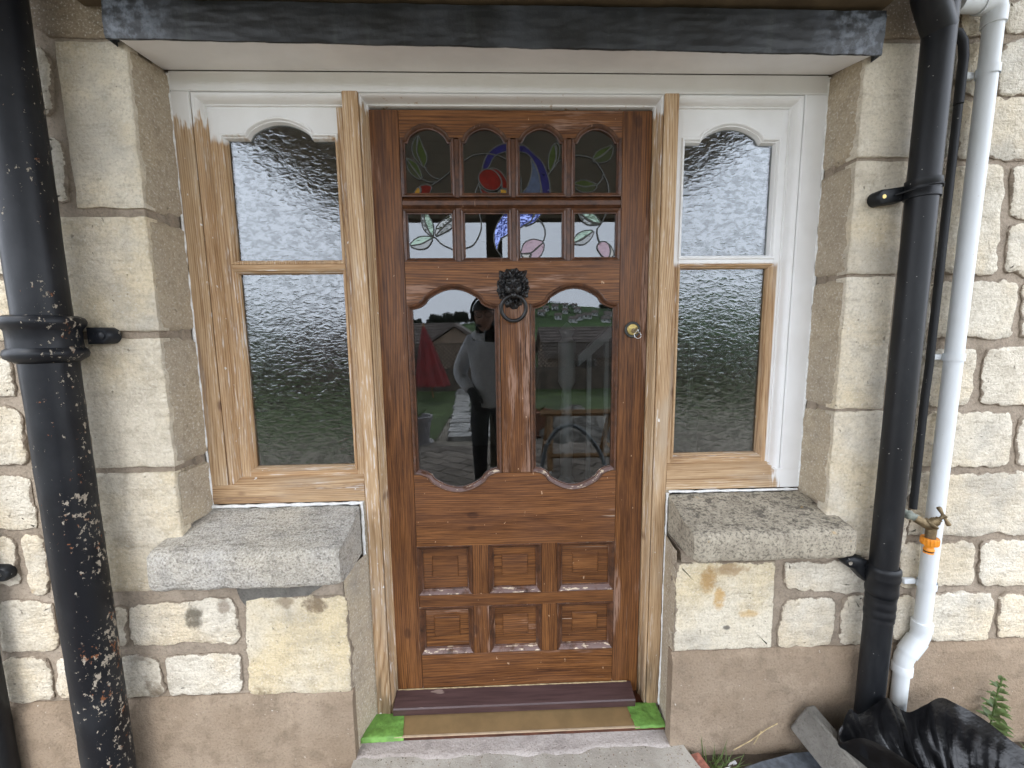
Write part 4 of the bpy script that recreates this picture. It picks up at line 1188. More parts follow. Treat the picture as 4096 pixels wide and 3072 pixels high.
# ------------------------------------------------------------------ the door
door = thing('front_door', 'worn dark brown panelled pine door with stained glass top lights', 'door', (0.047, 0.0, 0.157))
def D(m, name, mat, label=None, parent=None, angle=32):
    o = m.build(name, MAT[mat], parent or door, angle=angle)
    if label: o['label'] = label
    return o
YB = 0.045
D(MB().box(-0.378, -0.2895, 0.0, YB, 0.166, 2.122, 0.002), 'stile', 'door_upright')
D(MB().box(0.3875, 0.4785, 0.0, YB, 0.166, 2.122, 0.002), 'stile', 'door_upright')
cols = [(-0.2885, -0.1265), (-0.1125, 0.0455), (0.0595, 0.2165), (0.2305, 0.3865)]
top = [(-0.2885, 2.121), (0.3865, 2.121)]
low = []
for a, b_ in cols:
    low += arch(a, b_, 2.044, 2.084, 0.075, 'round', 9)
D(MB().prism(top + low[::-1], 0.0008, YB), 'top_rail', 'door_level')
# glazing bars: uprights between the lights, one level bar
def barprof(w_):
    h = w_ / 2
    return [(-h, 0.02), (-h, 0.010), (-h * 0.45, 0.004), (-h * 0.35, 0.0015), (h * 0.35, 0.0015), (h * 0.45, 0.004), (h, 0.010), (h, 0.02)]
def vbar(xc, z0, z1, w_=0.034):
    m = MB()
    pr = barprof(w_)
    a = [m.bm.verts.new((xc + p, y, z0)) for p, y in pr]
    b2 = [m.bm.verts.new((xc + p, y, z1)) for p, y in pr]
    n = len(pr)
    for i in range(n):
        j = (i + 1) % n
        m.bm.faces.new((a[i], a[j], b2[j], b2[i]))
    m.bm.faces.new(a); m.bm.faces.new(b2[::-1])
    return m
for xc in (-0.1195, 0.0525, 0.2235):
    D(vbar(xc, 1.872, 2.0405), 'glazing_bar', 'door_moulding')
    D(vbar(xc, 1.681, 1.840), 'glazing_bar', 'door_moulding')
mb = MB()
prb = [(y, 1.856 + p) for p, y in barprof(0.036)]
mb.prof_x(prb, -0.2885, 0.3865)
D(mb, 'glazing_bar', 'door_moulding')
OG = [(0.0, 0.012), (0.0, -0.0004), (0.003, -0.0015), (0.006, 0.0), (0.009, 0.004), (0.0105, 0.0075), (0.013, 0.008), (0.0135, 0.016)]
# mouldings round the four arched lights, then the row below
for a, b_ in cols:
    edge = a < -0.2
    p = [(a, 1.874), (b_, 1.874)] + arch(a, b_, 2.044, 2.084, 0.075, 'round', 9)[::-1]
    D(MB().sweep(p, OG, closed=True), 'light_moulding', 'door_moulding')
for a, b_ in cols:
    D(MB().sweep([(a, 1.680), (b_, 1.680), (b_, 1.838), (a, 1.838)], OG, closed=True), 'light_moulding', 'door_moulding')
D(MB().box(-0.288, 0.386, 0.013, 0.016, 1.672, 2.09), 'pane', 'window_glass', 'clear pane behind the leaded flower design')
# stained glass: coloured pieces and lead lines
for c, pts in PIECES:
    q = [(p.x, p.y) for p in catmull([(a, b_) for a, b_ in pts], 3, True)]
    D(MB().prism(q, 0.0105, 0.0125), 'stained_piece', 'glass_' + c, angle=None)
def came(pts, r=0.0021, closed=False):
    q = catmull([(a, b_) for a, b_ in pts], 6, closed)
    if closed: q.append(q[0])
    D(MB().tube([(p.x, 0.0105, p.y) for p in q], r, 8), 'lead_came', 'came_lead', angle=60)
for l in LEADS: came(l)
for c, pts in PIECES: came(pts, 0.0018, True)

# middle rail with two arched cut-outs, then the low rail
LOPS = [(-0.2885, 0.0035), (0.1015, 0.3865)]
aU = [arch(a, b_, 1.549, 1.612, 0.045, 'cusp', 16) for a, b_ in LOPS]
D(MB().prism([(-0.2885, 1.680), (0.3865, 1.680)] + (aU[0] + aU[1])[::-1], 0.0005, YB), 'middle_rail', 'door_level')
D(MB().box(0.0045, 0.1005, 0.0, YB, 0.9945, 1.5485, 0.002), 'muntin', 'door_worn')
aL = [arch(a, b_, 0.994, 0.930, 0.045, 'cusp', 16) for a, b_ in LOPS]
D(MB().prism(aL[0] + aL[1] + [(0.3865, 0.742), (-0.2885, 0.742)], 0.0006, YB), 'lock_rail', 'door_level')
BIG = [(0.0, 0.02), (0.0, -0.001), (0.003, -0.0025), (0.007, -0.0012), (0.010, 0.004), (0.0125, 0.009), (0.016, 0.0095), (0.0165, 0.02)]
for (a, b_), u, l in zip(LOPS, aU, aL):
    D(MB().sweep(l + u[::-1], BIG, closed=True), 'light_moulding', 'door_moulding')
    D(MB().prism(inset(l + u[::-1], 0.006), 0.0135, 0.0175), 'pane', 'window_glass', 'clear arched lower pane reflecting the garden')
# six raised panels
PC = [(-0.2905, -0.104), (-0.048, 0.134), (0.190, 0.3875)]
PR = [(0.562, 0.741), (0.339, 0.517)]
D(MB().box(-0.2885, 0.3865, 0.0004, YB, 0.5175, 0.5615, 0.0015), 'panel_rail', 'door_level')
for z0, z1 in PR:
    for x in ((-0.1035, -0.0485), (0.1345, 0.1895)):
        D(MB().box(x[0], x[1], 0.0007, YB, z0 - 0.0005, z1 + 0.0005, 0.0015), 'panel_muntin', 'door_upright')
    for a, b_ in PC:
        pn = MB()
        pn.box(a, b_, 0.0165, 0.030, z0, z1)
        o = D(pn, 'panel', 'door_panel')
        cx, cz = (a + b_) / 2, (z0 + z1) / 2 + 0.008
        fw, fh = 0.045, 0.0375
        f2 = MB()
        i0 = [(cx - fw, cz - fh), (cx + fw, cz - fh), (cx + fw, cz + fh), (cx - fw, cz + fh)]
        f2.prism(i0, 0.0115, 0.018, 0.003)
        D(f2, 'raised_field', 'door_panel', parent=o)
        D(MB().sweep([(a, z0), (b_, z0), (b_, z1), (a, z1)], [(0.0, 0.02), (0.0, 0.0002), (0.003, -0.0006), (0.008, 0.003), (0.013, 0.010), (0.0145, 0.0115), (0.018, 0.0125), (0.0185, 0.0175)], closed=True),
          'panel_moulding', 'door_moulding', parent=o)
D(MB().box(-0.2885, 0.3865, 0.0003, YB, 0.2045, 0.3385, 0.0015), 'bottom_rail', 'door_level')
wb = MB().prof_x([(0.0, 0.208), (-0.004, 0.211), (-0.058, 0.1935), (-0.061, 0.189), (-0.061, 0.168), (-0.058, 0.165), (0.0, 0.165)], -0.3795, 0.4525)
D(wb, 'weather_bar', 'weather_bar', 'sloping purplish brown weather bar')
# flaked paint line where the bar meets the door
fl = MB()
fl.tube([(-0.374 + 0.0166 * i, -0.0035, 0.2115 + 0.0012 * nz(i * 0.9)) for i in range(50)], [0.0016 * (1.2 + nz(i * 1.7)) for i in range(50)], 6)
D(fl, 'paint_edge', 'dry_stem')

# ---- lion head knocker
KX, KZ = 0.0475, 1.5985
def lion():
    m = MB()
    out = []           # silhouette radius by angle, traced as a relief of a maned head
    def rad(t):
        c, s = math.cos(t), math.sin(t)
        r = 0.0535 if True else 0
        rx, rz_up, rz_dn = 0.0510, 0.060, 0.066
        rz = rz_up if s > 0 else rz_dn
        r = 1.0 / math.sqrt((c / rx) ** 2 + (s / rz) ** 2)
        r *= 1 + 0.035 * math.cos(t * 13 + 0.7) + 0.02 * math.cos(t * 23)
        for et in (math.radians(51), math.radians(129)):
            d = abs((t - et + math.pi) % (2 * math.pi) - math.pi)
            r += 0.012 * math.exp(-(d / 0.115) ** 2)
        if s < -0.3:
            w_ = abs(c)
            r *= 1 - 0.16 * math.exp(-((w_ - 0.62) / 0.16) ** 2)
        return r
    def g2(x, z, cx, cz, sx, sz, h): return h * math.exp(-((x - cx) / sx) ** 2 - ((z - cz) / sz) ** 2)
    def height(x, z, q, t):
        ax = abs(x)
        h = 0.020 * (1 - q ** 3)
        h += g2(ax, z, 0, -0.012, 0.017, 0.015, 0.014)          # muzzle
        h += g2(ax, z, 0, 0.010, 0.006, 0.020, 0.0075)           # nose bridge
        h += g2(ax, z, 0, -0.005, 0.008, 0.005, 0.005)           # nose tip
        h += g2(ax, z, 0.013, 0.022, 0.009, 0.005, 0.006)        # brows
        h -= g2(ax, z, 0.012, 0.0135, 0.006, 0.0035, 0.0065)     # eye sockets
        h += g2(ax, z, 0.012, 0.0135, 0.0028, 0.0025, 0.005)     # eyeballs
        h += g2(ax, z, 0.022, 0.000, 0.008, 0.010, 0.005)        # cheeks
        h -= g2(ax, z, 0, -0.0245, 0.016, 0.0035, 0.009)         # mouth
        h += g2(ax, z, 0, 0.036, 0.014, 0.009, 0.006)            # forehead
        mane = max(0.0, min(1.0, (q - 0.52) / 0.14))
        h += mane * (0.0042 * math.sin(t * 17 + 9 * q + 2.2 * math.sin(t * 5)) + 0.003 * math.sin(t * 29 - 14 * q))
        h -= 0.006 * math.exp(-((q - 0.56) / 0.045) ** 2)        # groove round the face
        return max(0.002, h * (1 - 0.15 * q))
    NU, NV = 120, 30
    def fn(u, v):
        t = u * 2 * math.pi
        q = v
        r = rad(t) * q
        x, z = r * math.cos(t), r * math.sin(t)
        y = -height(x, z, q, t) if v < 1 else -0.0
        return (KX + x, y, KZ + z)
    m.grid(fn, NU, NV, closed_u=True)
    bmesh.ops.remove_doubles(m.bm, verts=m.bm.verts[:], dist=1e-6)
    return m
kn = D(lion(), 'door_knocker', 'black_iron', 'black cast iron lion head knocker', angle=70)
rg = MB()
RC = Vector((KX, -0.036, 1.533))
N1, N2 = 48, 12
def tor(u, v):
    a, c = u * 2 * math.pi, v * 2 * math.pi
    rr = 0.0385 + 0.0060 * math.cos(c)
    return (RC.x + rr * math.cos(a), RC.y + 0.0060 * math.sin(c) + 0.010 * (0.5 - 0.5 * math.sin(a)), RC.z + rr * math.sin(a))
rg.grid(tor, N1, N2, closed_u=True)
D(rg, 'knocker_ring', 'black_iron', parent=kn, angle=80)
D(MB().lathe((KX, -0.046, 1.571), [(0.0, -0.009), (0.006, -0.008), (0.009, -0.003), (0.009, 0.003), (0.006, 0.008), (0.0, 0.009)], 16, (0, 1, 0)), 'knocker_boss', 'black_iron', parent=kn, angle=80)

# ---- cylinder lock with keys
LXc, LZc = 0.431, 1.463
lk = D(MB().lathe((LXc, 0, LZc), [(0.026, 0.001), (0.026, -0.004), (0.0235, -0.0065), (0.019, -0.0062), (0.0185, -0.004), (0.0, -0.004)], 36, (0, 1, 0)), 'lock', 'came_lead', 'round brass cylinder lock with a key in it', angle=40)
D(MB().lathe((LXc - 0.001, -0.0035, LZc + 0.0005), [(0.0175, 0.0), (0.0175, -0.005), (0.0165, -0.006), (0.0, -0.006)], 32, (0, 1, 0)), 'lock_face', 'brass', parent=lk)
D(MB().lathe((LXc + 0.002, -0.0095, LZc - 0.004), [(0.0085, 0.0), (0.0085, -0.0012), (0.0, -0.0012)], 24, (0, 1, 0)), 'lock_plug', 'tap_brass', parent=lk)
ky = MB().box(LXc + 0.002, LXc + 0.0045, -0.034, -0.010, LZc - 0.009, LZc + 0.001, 0.001)
ky.lathe((LXc + 0.0033, -0.036, LZc - 0.003), [(0.0, -0.0012), (0.0105, -0.0012), (0.0105, 0.0012), (0.0, 0.0012)], 24, (1, 0, 0.25))
D(ky, 'key', 'steel', parent=lk)
kr = MB()
kr.tube([(LXc + 0.004 + 0.0105 * math.cos(a), -0.041 + 0.003 * math.sin(a), LZc - 0.0175 + 0.0105 * math.sin(a)) for a in [i / 24 * 2 * math.pi for i in range(25)]], 0.0011, 8, caps=False)
D(kr, 'key_ring', 'steel', parent=lk, angle=80)
# ------------------------------------------------------------------ pipes
def bumpy_pipe(m, x, y, z0, z1, r, amp=0.0012, seed=0, n=40, rows=None):
    rows = rows or int((z1 - z0) / 0.02)
    def fn(u, v):
        a = u * 2 * math.pi
        z = z0 + (z1 - z0) * v
        rr = r + amp * (nz(math.cos(a) * 2, math.sin(a) * 2, z * 9 + seed) + 0.6 * nz(math.cos(a) * 6, math.sin(a) * 6, z * 30 + seed))
        return (x + rr * math.cos(a), y + rr * math.sin(a), z)
    m.grid(fn, n, rows, closed_u=True)
    return m

soil = thing('soil_pipe', 'thick black cast iron pipe with flaking paint beside the stripped pine sidelight', 'drainpipe', (-1.148, -0.232, GZ))
def S(m, name, mat, parent=None, label=None, angle=45, root=None):
    o = m.build(name, MAT[mat], parent or root, angle=angle)
    if label: o['label'] = label
    return o
SX, SY = -1.150, -0.232
S(bumpy_pipe(MB(), SX, SY, GZ - 0.02, 1.41, 0.054, 0.0013, 1), 'pipe', 'flaking_iron', root=soil)
S(bumpy_pipe(MB(), SX + 0.002, SY, 1.47, 2.9, 0.0535, 0.001, 5), 'pipe', 'flaking_iron', root=soil)
col = S(MB().lathe((SX, SY, 0), [(0.055, 1.395), (0.062, 1.400), (0.0735, 1.408), (0.0765, 1.418), (0.0735, 1.428), (0.0675, 1.433), (0.0665, 1.450), (0.067, 1.475), (0.0695, 1.480), (0.0765, 1.489), (0.0785, 1.498), (0.0745, 1.508), (0.062, 1.513), (0.052, 1.513)], 48), 'socket_collar', 'flaking_iron', root=soil)
for sgn in (1, -1):
    lug = MB()
    pts = [(SX + sgn * 0.058, 1.440), (SX + sgn * 0.098, 1.440)]
    for k in range(9):
        a = -math.pi / 2 + k / 8 * math.pi
        pts.append((SX + sgn * (0.100 + 0.022 * math.cos(a)), 1.462 + 0.022 * math.sin(a)))
    pts += [(SX + sgn * 0.058, 1.484)]
    lug.prism(pts, -0.192, -0.158, 0.006)
    lug.lathe((SX + sgn * 0.100, -0.192, 1.462), [(0.010, 0.004), (0.010, -0.003), (0.006, -0.006), (0.0, -0.0065)], 14, (0, 1, 0))
    S(lug, 'fixing_lug', 'flaking_iron', parent=col)

far = thing('plastic_drainpipe', 'slim black plastic drainpipe on the wall beyond the cast iron pipe', 'drainpipe', (-1.482, -0.2, GZ))
S(MB().tube([(-1.492, -0.202, GZ), (-1.492, -0.202, 2.9)], 0.034, 28), 'pipe', 'black_plastic', root=far)
fb = MB()
pts = [(-1.475, 0.768)]
for k in range(9):
    a = -math.pi / 2 + k / 8 * math.pi
    pts.append((-1.428 + 0.022 * math.cos(a), 0.790 + 0.022 * math.sin(a)))
pts += [(-1.475, 0.812)]
fb.prism(pts, -0.180, -0.158, 0.005)
fb.lathe((-1.492, -0.202, 0.790), [(0.034, -0.022), (0.038, -0.020), (0.038, 0.020), (0.034, 0.022)], 28)
fbo = S(fb, 'pipe_bracket', 'black_plastic', root=far)
S(MB().lathe((-1.428, -0.180, 0.790), [(0.005, 0.002), (0.005, -0.002), (0.0, -0.002)], 12, (0, 1, 0)), 'screw', 'steel', parent=fbo)

# right hand downpipe, grey black plastic with a branch at the top
dp = thing('downpipe', 'black plastic downpipe beside the white painted sidelight', 'drainpipe', (1.136, -0.208, GZ))
DX, DY = 1.136, -0.209
S(bumpy_pipe(MB(), DX, DY, GZ, 0.70, 0.0345, 0.0004, 3, 40), 'pipe', 'black_plastic', root=dp)
S(bumpy_pipe(MB(), DX - 0.002, DY, 0.70, 3.0, 0.0335, 0.0003, 4, 40), 'pipe', 'black_plastic', root=dp)
S(MB().tube([(DX, DY, 2.205), (DX - 0.055, DY - 0.02, 2.265), (DX - 0.19, DY - 0.09, 2.41), (DX - 0.25, DY - 0.16, 2.47)], 0.034, 28), 'pipe_branch', 'black_plastic', root=dp, label='slanting branch from the porch gutter')
# clip at 1.82
cl = MB()
cl.lathe((DX - 0.002, DY, 1.822), [(0.034, -0.024), (0.038, -0.023), (0.038, -0.008), (0.0365, -0.006), (0.0365, 0.006), (0.038, 0.008), (0.038, 0.023), (0.034, 0.024)], 36)
clo = S(cl, 'pipe_clip', 'black_plastic', root=dp)
lug = MB()
pts = [(DX - 0.028, 1.800), (DX - 0.082, 1.792)]
for k in range(9):
    a = -math.pi / 2 - k / 8 * math.pi
    pts.append((DX - 0.086 + 0.020 * math.cos(a), 1.810 + 0.020 * math.sin(a)))
pts += [(DX - 0.082, 1.830), (DX - 0.028, 1.838)]
lug.prism(pts, -0.190, -0.158, 0.004)
S(lug, 'clip_lug', 'black_plastic', parent=clo)
S(MB().lathe((DX - 0.088, -0.190, 1.810), [(0.0055, 0.002), (0.0055, -0.0015), (0.0, -0.0015)], 14, (0, 1, 0)), 'screw', 'brass', parent=clo)
S(MB().tube([(DX - 0.060, -0.193, 1.813), (DX - 0.034, -0.222, 1.820), (DX - 0.014, -0.246, 1.824), (DX + 0.012, -0.248, 1.826), (DX + 0.036, -0.226, 1.825)], 0.0022, 8), 'strap', 'grey_black_plastic', parent=clo)
# socket near the foot
so = S(MB().lathe((DX, DY, 0), [(0.0345, 0.664), (0.0385, 0.668), (0.040, 0.680), (0.0385, 0.690), (0.0385, 0.712), (0.0405, 0.718), (0.0415, 0.726), (0.0395, 0.734), (0.0415, 0.742), (0.0405, 0.752), (0.036, 0.757), (0.034, 0.757)], 40), 'socket_collar', 'black_plastic', root=dp)
lug = MB()
lug.prism([(DX - 0.03, 0.690), (DX - 0.072, 0.735), (DX - 0.086, 0.738), (DX - 0.098, 0.752), (DX - 0.092, 0.768), (DX - 0.07, 0.772), (DX - 0.03, 0.760)], -0.190, -0.158, 0.004)
S(lug, 'clip_lug', 'black_plastic', parent=so)
S(MB().lathe((DX - 0.086, -0.190, 0.754), [(0.006, 0.002), (0.006, -0.002), (0.0, -0.002)], 14, (0, 1, 0)), 'screw', 'steel', parent=so)
wr = MB()
def wrapf(u, v):
    a = u * 2 * math.pi
    z = 0.590 + 0.078 * v + 0.004 * math.sin(a + 1) 
    r = 0.0358 + 0.0016 * abs(math.sin(v * 9 + 1.5 * math.sin(a * 1.0 + 0.5))) + 0.0012 * nz(a * 2, z * 60)
    return (DX + r * math.cos(a), DY + r * math.sin(a), z)
wr.grid(wrapf, 40, 18, closed_u=True)
S(wr, 'tape_wrap', 'black_plastic', root=dp, label='wrinkled black tape wound round the joint')

# thin conduit between the two pipes
cd = thing('conduit', 'thin black conduit between the black downpipe and the white pipe', 'conduit', (1.245, -0.172, 0.88))
S(MB().tube([(1.205, -0.165, 2.235), (1.225, -0.172, 2.228), (1.240, -0.173, 2.205), (1.246, -0.173, 2.17), (1.246, -0.173, 2.052)], 0.0105, 16), 'conduit_bend', 'grey_black_plastic', root=cd)
S(MB().tube([(1.246, -0.173, 2.049), (1.246, -0.173, 1.41), (1.247, -0.173, 1.36), (1.244, -0.173, 1.26), (1.246, -0.173, 0.914)], 0.0095, 16), 'conduit_pipe', 'grey_black_plastic', root=cd)

# white waste pipe
wp = thing('waste_pipe', 'white plastic waste pipe with an offset bend near its foot', 'drainpipe', (1.30, -0.185, GZ))
WX, WYp, WR = 1.302, -0.186, 0.0205
S(MB().tube([(WX, WYp, 0.545), (WX, WYp, 2.262)], WR, 32), 'pipe', 'white_plastic', root=wp)
S(MB().tube([(WX - 0.045, -0.186, 2.285), (WX - 0.03, WYp, 2.287), (WX - 0.014, WYp, 2.286), (WX - 0.004, WYp, 2.279), (WX, WYp, 2.268), (WX, WYp, 2.236)], [0.0225, 0.0245, 0.0245, 0.0245, 0.0245, 0.0245], 32), 'elbow', 'white_plastic', root=wp)
S(MB().tube([(WX - 0.10, WYp, 2.287), (WX - 0.044, WYp, 2.287)], WR, 32), 'pipe', 'white_plastic', root=wp)
S(MB().lathe((WX, WYp, 0), [(0.0235, 0.523), (0.0262, 0.525), (0.0262, 0.551), (0.0235, 0.553), (0.02, 0.553)], 32), 'socket', 'white_plastic', root=wp)
S(MB().tube([(WX, WYp, 0.525), (WX - 0.001, WYp, 0.507), (WX - 0.008, WYp, 0.490)], 0.0242, 32), 'elbow', 'white_plastic', root=wp)
S(MB().tube([(WX - 0.0075, WYp, 0.4915), (WX - 0.038, WYp, 0.4435)], 0.0265, 32), 'socket', 'white_plastic', root=wp)
S(MB().tube([(WX - 0.036, WYp, 0.447), (WX - 0.046, WYp, 0.428), (WX - 0.048, WYp, 0.405)], 0.0242, 32), 'elbow', 'white_plastic', root=wp)
S(MB().lathe((WX - 0.048, WYp, 0), [(0.0235, 0.378), (0.0262, 0.380), (0.0262, 0.406), (0.0238, 0.409), (0.02, 0.409)], 32), 'socket', 'white_plastic', root=wp)
S(MB().tube([(WX - 0.048, WYp, 0.05), (WX - 0.048, WYp, 0.385)], WR, 32), 'pipe', 'white_plastic', root=wp)
for zc in (2.125, 1.372, 0.675):
    k = MB()
    def band(u, v, zc=zc):
        a = math.pi * 0.5 + u * 2 * math.pi
        r = 0.0236
        return (WX + r * math.cos(a), WYp + r * math.sin(a) , zc - 0.0105 + 0.021 * v)
    k.grid(band, 32, 2, closed_u=True)
    k.box(WX - 0.056, WX - 0.018, -0.172, -0.158, zc - 0.0085, zc + 0.0085, 0.002)
    k.box(WX + 0.018, WX + 0.036, -0.180, -0.158, zc - 0.0085, zc + 0.0085, 0.002)
    ko = S(k, 'pipe_clip', 'white_plastic', root=wp)
    S(MB().lathe((WX + 0.028, -0.180, zc), [(0.0035, 0.001), (0.0035, -0.0015), (0.0, -0.0015)], 10, (0, 1, 0)), 'screw', 'steel', parent=ko)

# ------------------------------------------------------------------ garden tap
tap = thing('garden_tap', 'old brass garden tap with an orange hose connector against the white pipe', 'tap', (1.2, -0.19, 0.82))
TY = -0.235
S(MB().tube([(1.166, -0.150, 0.932), (1.176, -0.185, 0.925), (1.190, -0.212, 0.914)], 0.0105, 16), 'inlet_elbow', 'verdigris', root=tap)
S(MB().lathe((1.188, -0.208, 0.9155), [(0.0115, 0.0), (0.0135, 0.003), (0.0135, 0.009), (0.0105, 0.012), (0.0105, 0.03)], 16, (0.75, -0.5, -0.35)), 'inlet_collar', 'verdigris', root=tap)
S(MB().tube([(1.205, -0.220, 0.906), (1.222, TY, 0.896), (1.234, TY - 0.003, 0.888)], [0.0115, 0.014, 0.0135], 18), 'tap_body', 'tap_brass', root=tap)
S(MB().lathe((1.234, TY - 0.004, 0.853), [(0.0125, 0.0), (0.0120, 0.01), (0.0125, 0.030), (0.013, 0.040), (0.0, 0.041)], 20), 'tap_spout', 'tap_brass', root=tap)
ax = Vector((0.55, -0.35, 0.76)).normalized()
p0 = Vector((1.228, TY - 0.002, 0.893))
S(MB().lathe(p0, [(0.014, 0.0), (0.0185, 0.006), (0.0185, 0.010), (0.0165, 0.0115), (0.0125, 0.012), (0.0125, 0.021), (0.0105, 0.022), (0.0105, 0.025), (0.0085, 0.026), (0.0085, 0.031), (0.005, 0.032), (0.004, 0.045), (0.0, 0.045)], 20, ax), 'tap_bonnet', 'tap_brass', root=tap)
hc = p0 + ax * 0.043
hd = Vector((0.28, -0.30, -0.80)).normalized()
h = MB()
for s in (1, -1):
    h.tube([hc, hc + hd * s * 0.010, hc + hd * s * 0.024, hc + hd * s * 0.027], [0.004, 0.0042, 0.0062, 0.0045], 10)
h.lathe(hc - ax * 0.004, [(0.0065, 0.0), (0.0065, 0.009), (0.0, 0.010)], 14, ax)
S(h, 'tap_handle', 'tap_brass', root=tap)
oc = MB()
def ribbed(u, v):
    a = u * 2 * math.pi
    r = 0.0195 + (0.0016 if math.sin(a * 16) > 0 else 0.0) * (0.12 < v < 0.88)
    return (1.234 + r * math.cos(a), TY - 0.004 + r * math.sin(a), 0.836 + 0.020 * v)
oc.grid(ribbed, 96, 6, closed_u=True)
oc.lathe((1.234, TY - 0.004, 0.0), [(0.0192, 0.8365), (0.0125, 0.834), (0.0105, 0.829), (0.0105, 0.825), (0.0125, 0.822), (0.0125, 0.818), (0.0108, 0.8165), (0.0108, 0.813), (0.0118, 0.812), (0.0118, 0.809), (0.008, 0.808)], 24)
oc.lathe((1.234, TY - 0.004, 0.0), [(0.0192, 0.855), (0.0, 0.8555)], 24)
oco = S(oc, 'hose_connector', 'orange_plastic', root=tap, label='ribbed orange plastic hose connector')
S(MB().lathe((1.234, TY - 0.004, 0.0), [(0.0109, 0.8165), (0.0117, 0.8158), (0.0117, 0.8138), (0.0109, 0.813)], 20), 'o_ring', 'dark_hole', parent=oco)

# ------------------------------------------------------------------ threshold covering
m = MB()
m.grid(lambda u, v: (-0.362 + u * 0.808, -0.122 + v * 0.105, 0.1605 + 0.0012 * nz(u * 7, v * 3)), 40, 6)
ex = bmesh.ops.extrude_face_region(m.bm, geom=m.bm.faces[:])
for v in ex['geom']:
    if isinstance(v, bmesh.types.BMVert): v.co.z -= 0.0038
cb = thing('cardboard_strip', 'brown board strip covering the threshold between green tapes', 'board', (0.04, -0.07, 0.156))
S(m, 'board', 'cardboard', root=cb)
S(MB().box(-0.3615, 0.4455, -0.1295, -0.1225, 0.1572, 0.1612, 0.001), 'board_edge', 'cardboard_edge', root=cb, label='pale raw front edge')
def tape(quad, seed, drop, label):
    m = MB()
    (a, b_, c, d) = [Vector(p) for p in quad]
    def fn(u, v):
        p = (a * (1 - u) + b_ * u) * (1 - v) + (d * (1 - u) + c * u) * v
        jag = 0.004 * nz(v * 11, seed) * (u in (0.0, 1.0)) + 0
        z = 0.1628 + 0.0018 * nz(u * 5, v * 5, seed) + 0.0013 * abs(nz(u * 14, v * 14, seed))
        y = p.y
        if y < -0.128:
            z -= min(drop, (-0.128 - y) * 1.0)
            y = -0.128 - (-0.128 - y) * 0.35
        return (p.x + jag, y, z)
    m.grid(fn, 22, 22)
    ex = bmesh.ops.extrude_face_region(m.bm, geom=m.bm.faces[:])
    for v in ex['geom']:
        if isinstance(v, bmesh.types.BMVert): v.co.z -= 0.0006
    tag(m.build('masking_tape', MAT['green_tape'], angle=60), label, 'tape', 'green tapes on the threshold')
tape(((-0.468, -0.146), (-0.330, -0.140), (-0.345, -0.046), (-0.449, -0.046)), 1.0, 0.012, 'torn green masking tape beside the flaking cast iron pipe end of the threshold')
tape(((0.430, -0.136), (0.532, -0.134), (0.528, -0.046), (0.425, -0.040)), 6.0, 0.006, 'torn green masking tape at the downpipe end of the threshold')

# ------------------------------------------------------------------ things at the foot of the wall
# leaning concrete slab
sl = MB()
sl.box(0, 0.37, 0, 0.040, -0.108, 0, 0.005)
_L = Vector((0.30, -1.0, -0.34)).normalized()
_U = Vector((0.21, 0.0, 1.0)); _U = (_U - _L * _U.dot(_L)).normalized()
_T = _U.cross(_L)
if _T.x < 0: _T = -_T
rot = Matrix(((_L.x, _T.x, _U.x, 0.938), (_L.y, _T.y, _U.y, -0.205), (_L.z, _T.z, _U.z, 0.293), (0, 0, 0, 1)))
bmesh.ops.transform(sl.bm, matrix=rot, verts=sl.bm.verts[:])
bmesh.ops.subdivide_edges(sl.bm, edges=[e for e in sl.bm.edges if e.calc_length() > 0.08], cuts=7, use_grid_fill=True)
for v in sl.bm.verts:
    v.co += Vector((nz(v.co.x * 30, v.co.z * 30, 1), nz(v.co.x * 30, v.co.z * 30, 4), nz(v.co.y * 30, v.co.x * 30, 7))) * 0.0018
tag(sl.build('concrete_slab', MAT['concrete_slab'], angle=40), 'grey concrete slab leaning askew on the render band', 'slab')
# broken slate
m = MB()
m.prism([(0.735, 0), (0.79, 0.012), (0.84, 0.02), (0.90, 0.030), (0.985, 0.034), (1.02, 0.02), (1.03, -0.20), (0.76, -0.22)], 0, 0.012, 0.002)
bmesh.ops.transform(m.bm, matrix=Matrix.Translation((0.0, -0.235, 0.125)) @ Matrix.Rotation(math.radians(-80), 4, 'X'), verts=m.bm.verts[:])
tag(m.build('roof_slate', MAT['slate'], angle=30), 'broken blue grey slate lying by the leaning slab', 'slate')
m = MB().box(-0.025, 0.025, -0.09, 0.09, -0.03, 0.03, 0.004)
bmesh.ops.transform(m.bm, matrix=Matrix.Translation((0.612, -0.275, 0.098)) @ Matrix.Rotation(math.radians(12), 4, 'Z') @ Matrix.Rotation(math.radians(-4), 4, 'X'), verts=m.bm.verts[:])
tag(m.build('brick', MAT['brick_red'], angle=30), 'small red brick piece on the soil beside the doorstep', 'brick')
for k, (x, y, label) in enumerate(((0.668, -0.225, 'bent white shard in the grass'), (0.695, -0.215, 'curled white shard beside the slate'))):
    m = MB()
    m.grid(lambda u, v: (x + 0.016 * u + 0.004 * v, y - 0.012 * v, 0.105 + 0.020 * v + (0.012 * math.sin(u * 3) if k else 0.003 * u)), 6, 6)
    ex = bmesh.ops.extrude_face_region(m.bm, geom=m.bm.faces[:])
    for v in ex['geom']:
        if isinstance(v, bmesh.types.BMVert): v.co.y += 0.0015
    tag(m.build('plastic_shard', MAT['white_shard'], angle=50), label, 'shard')
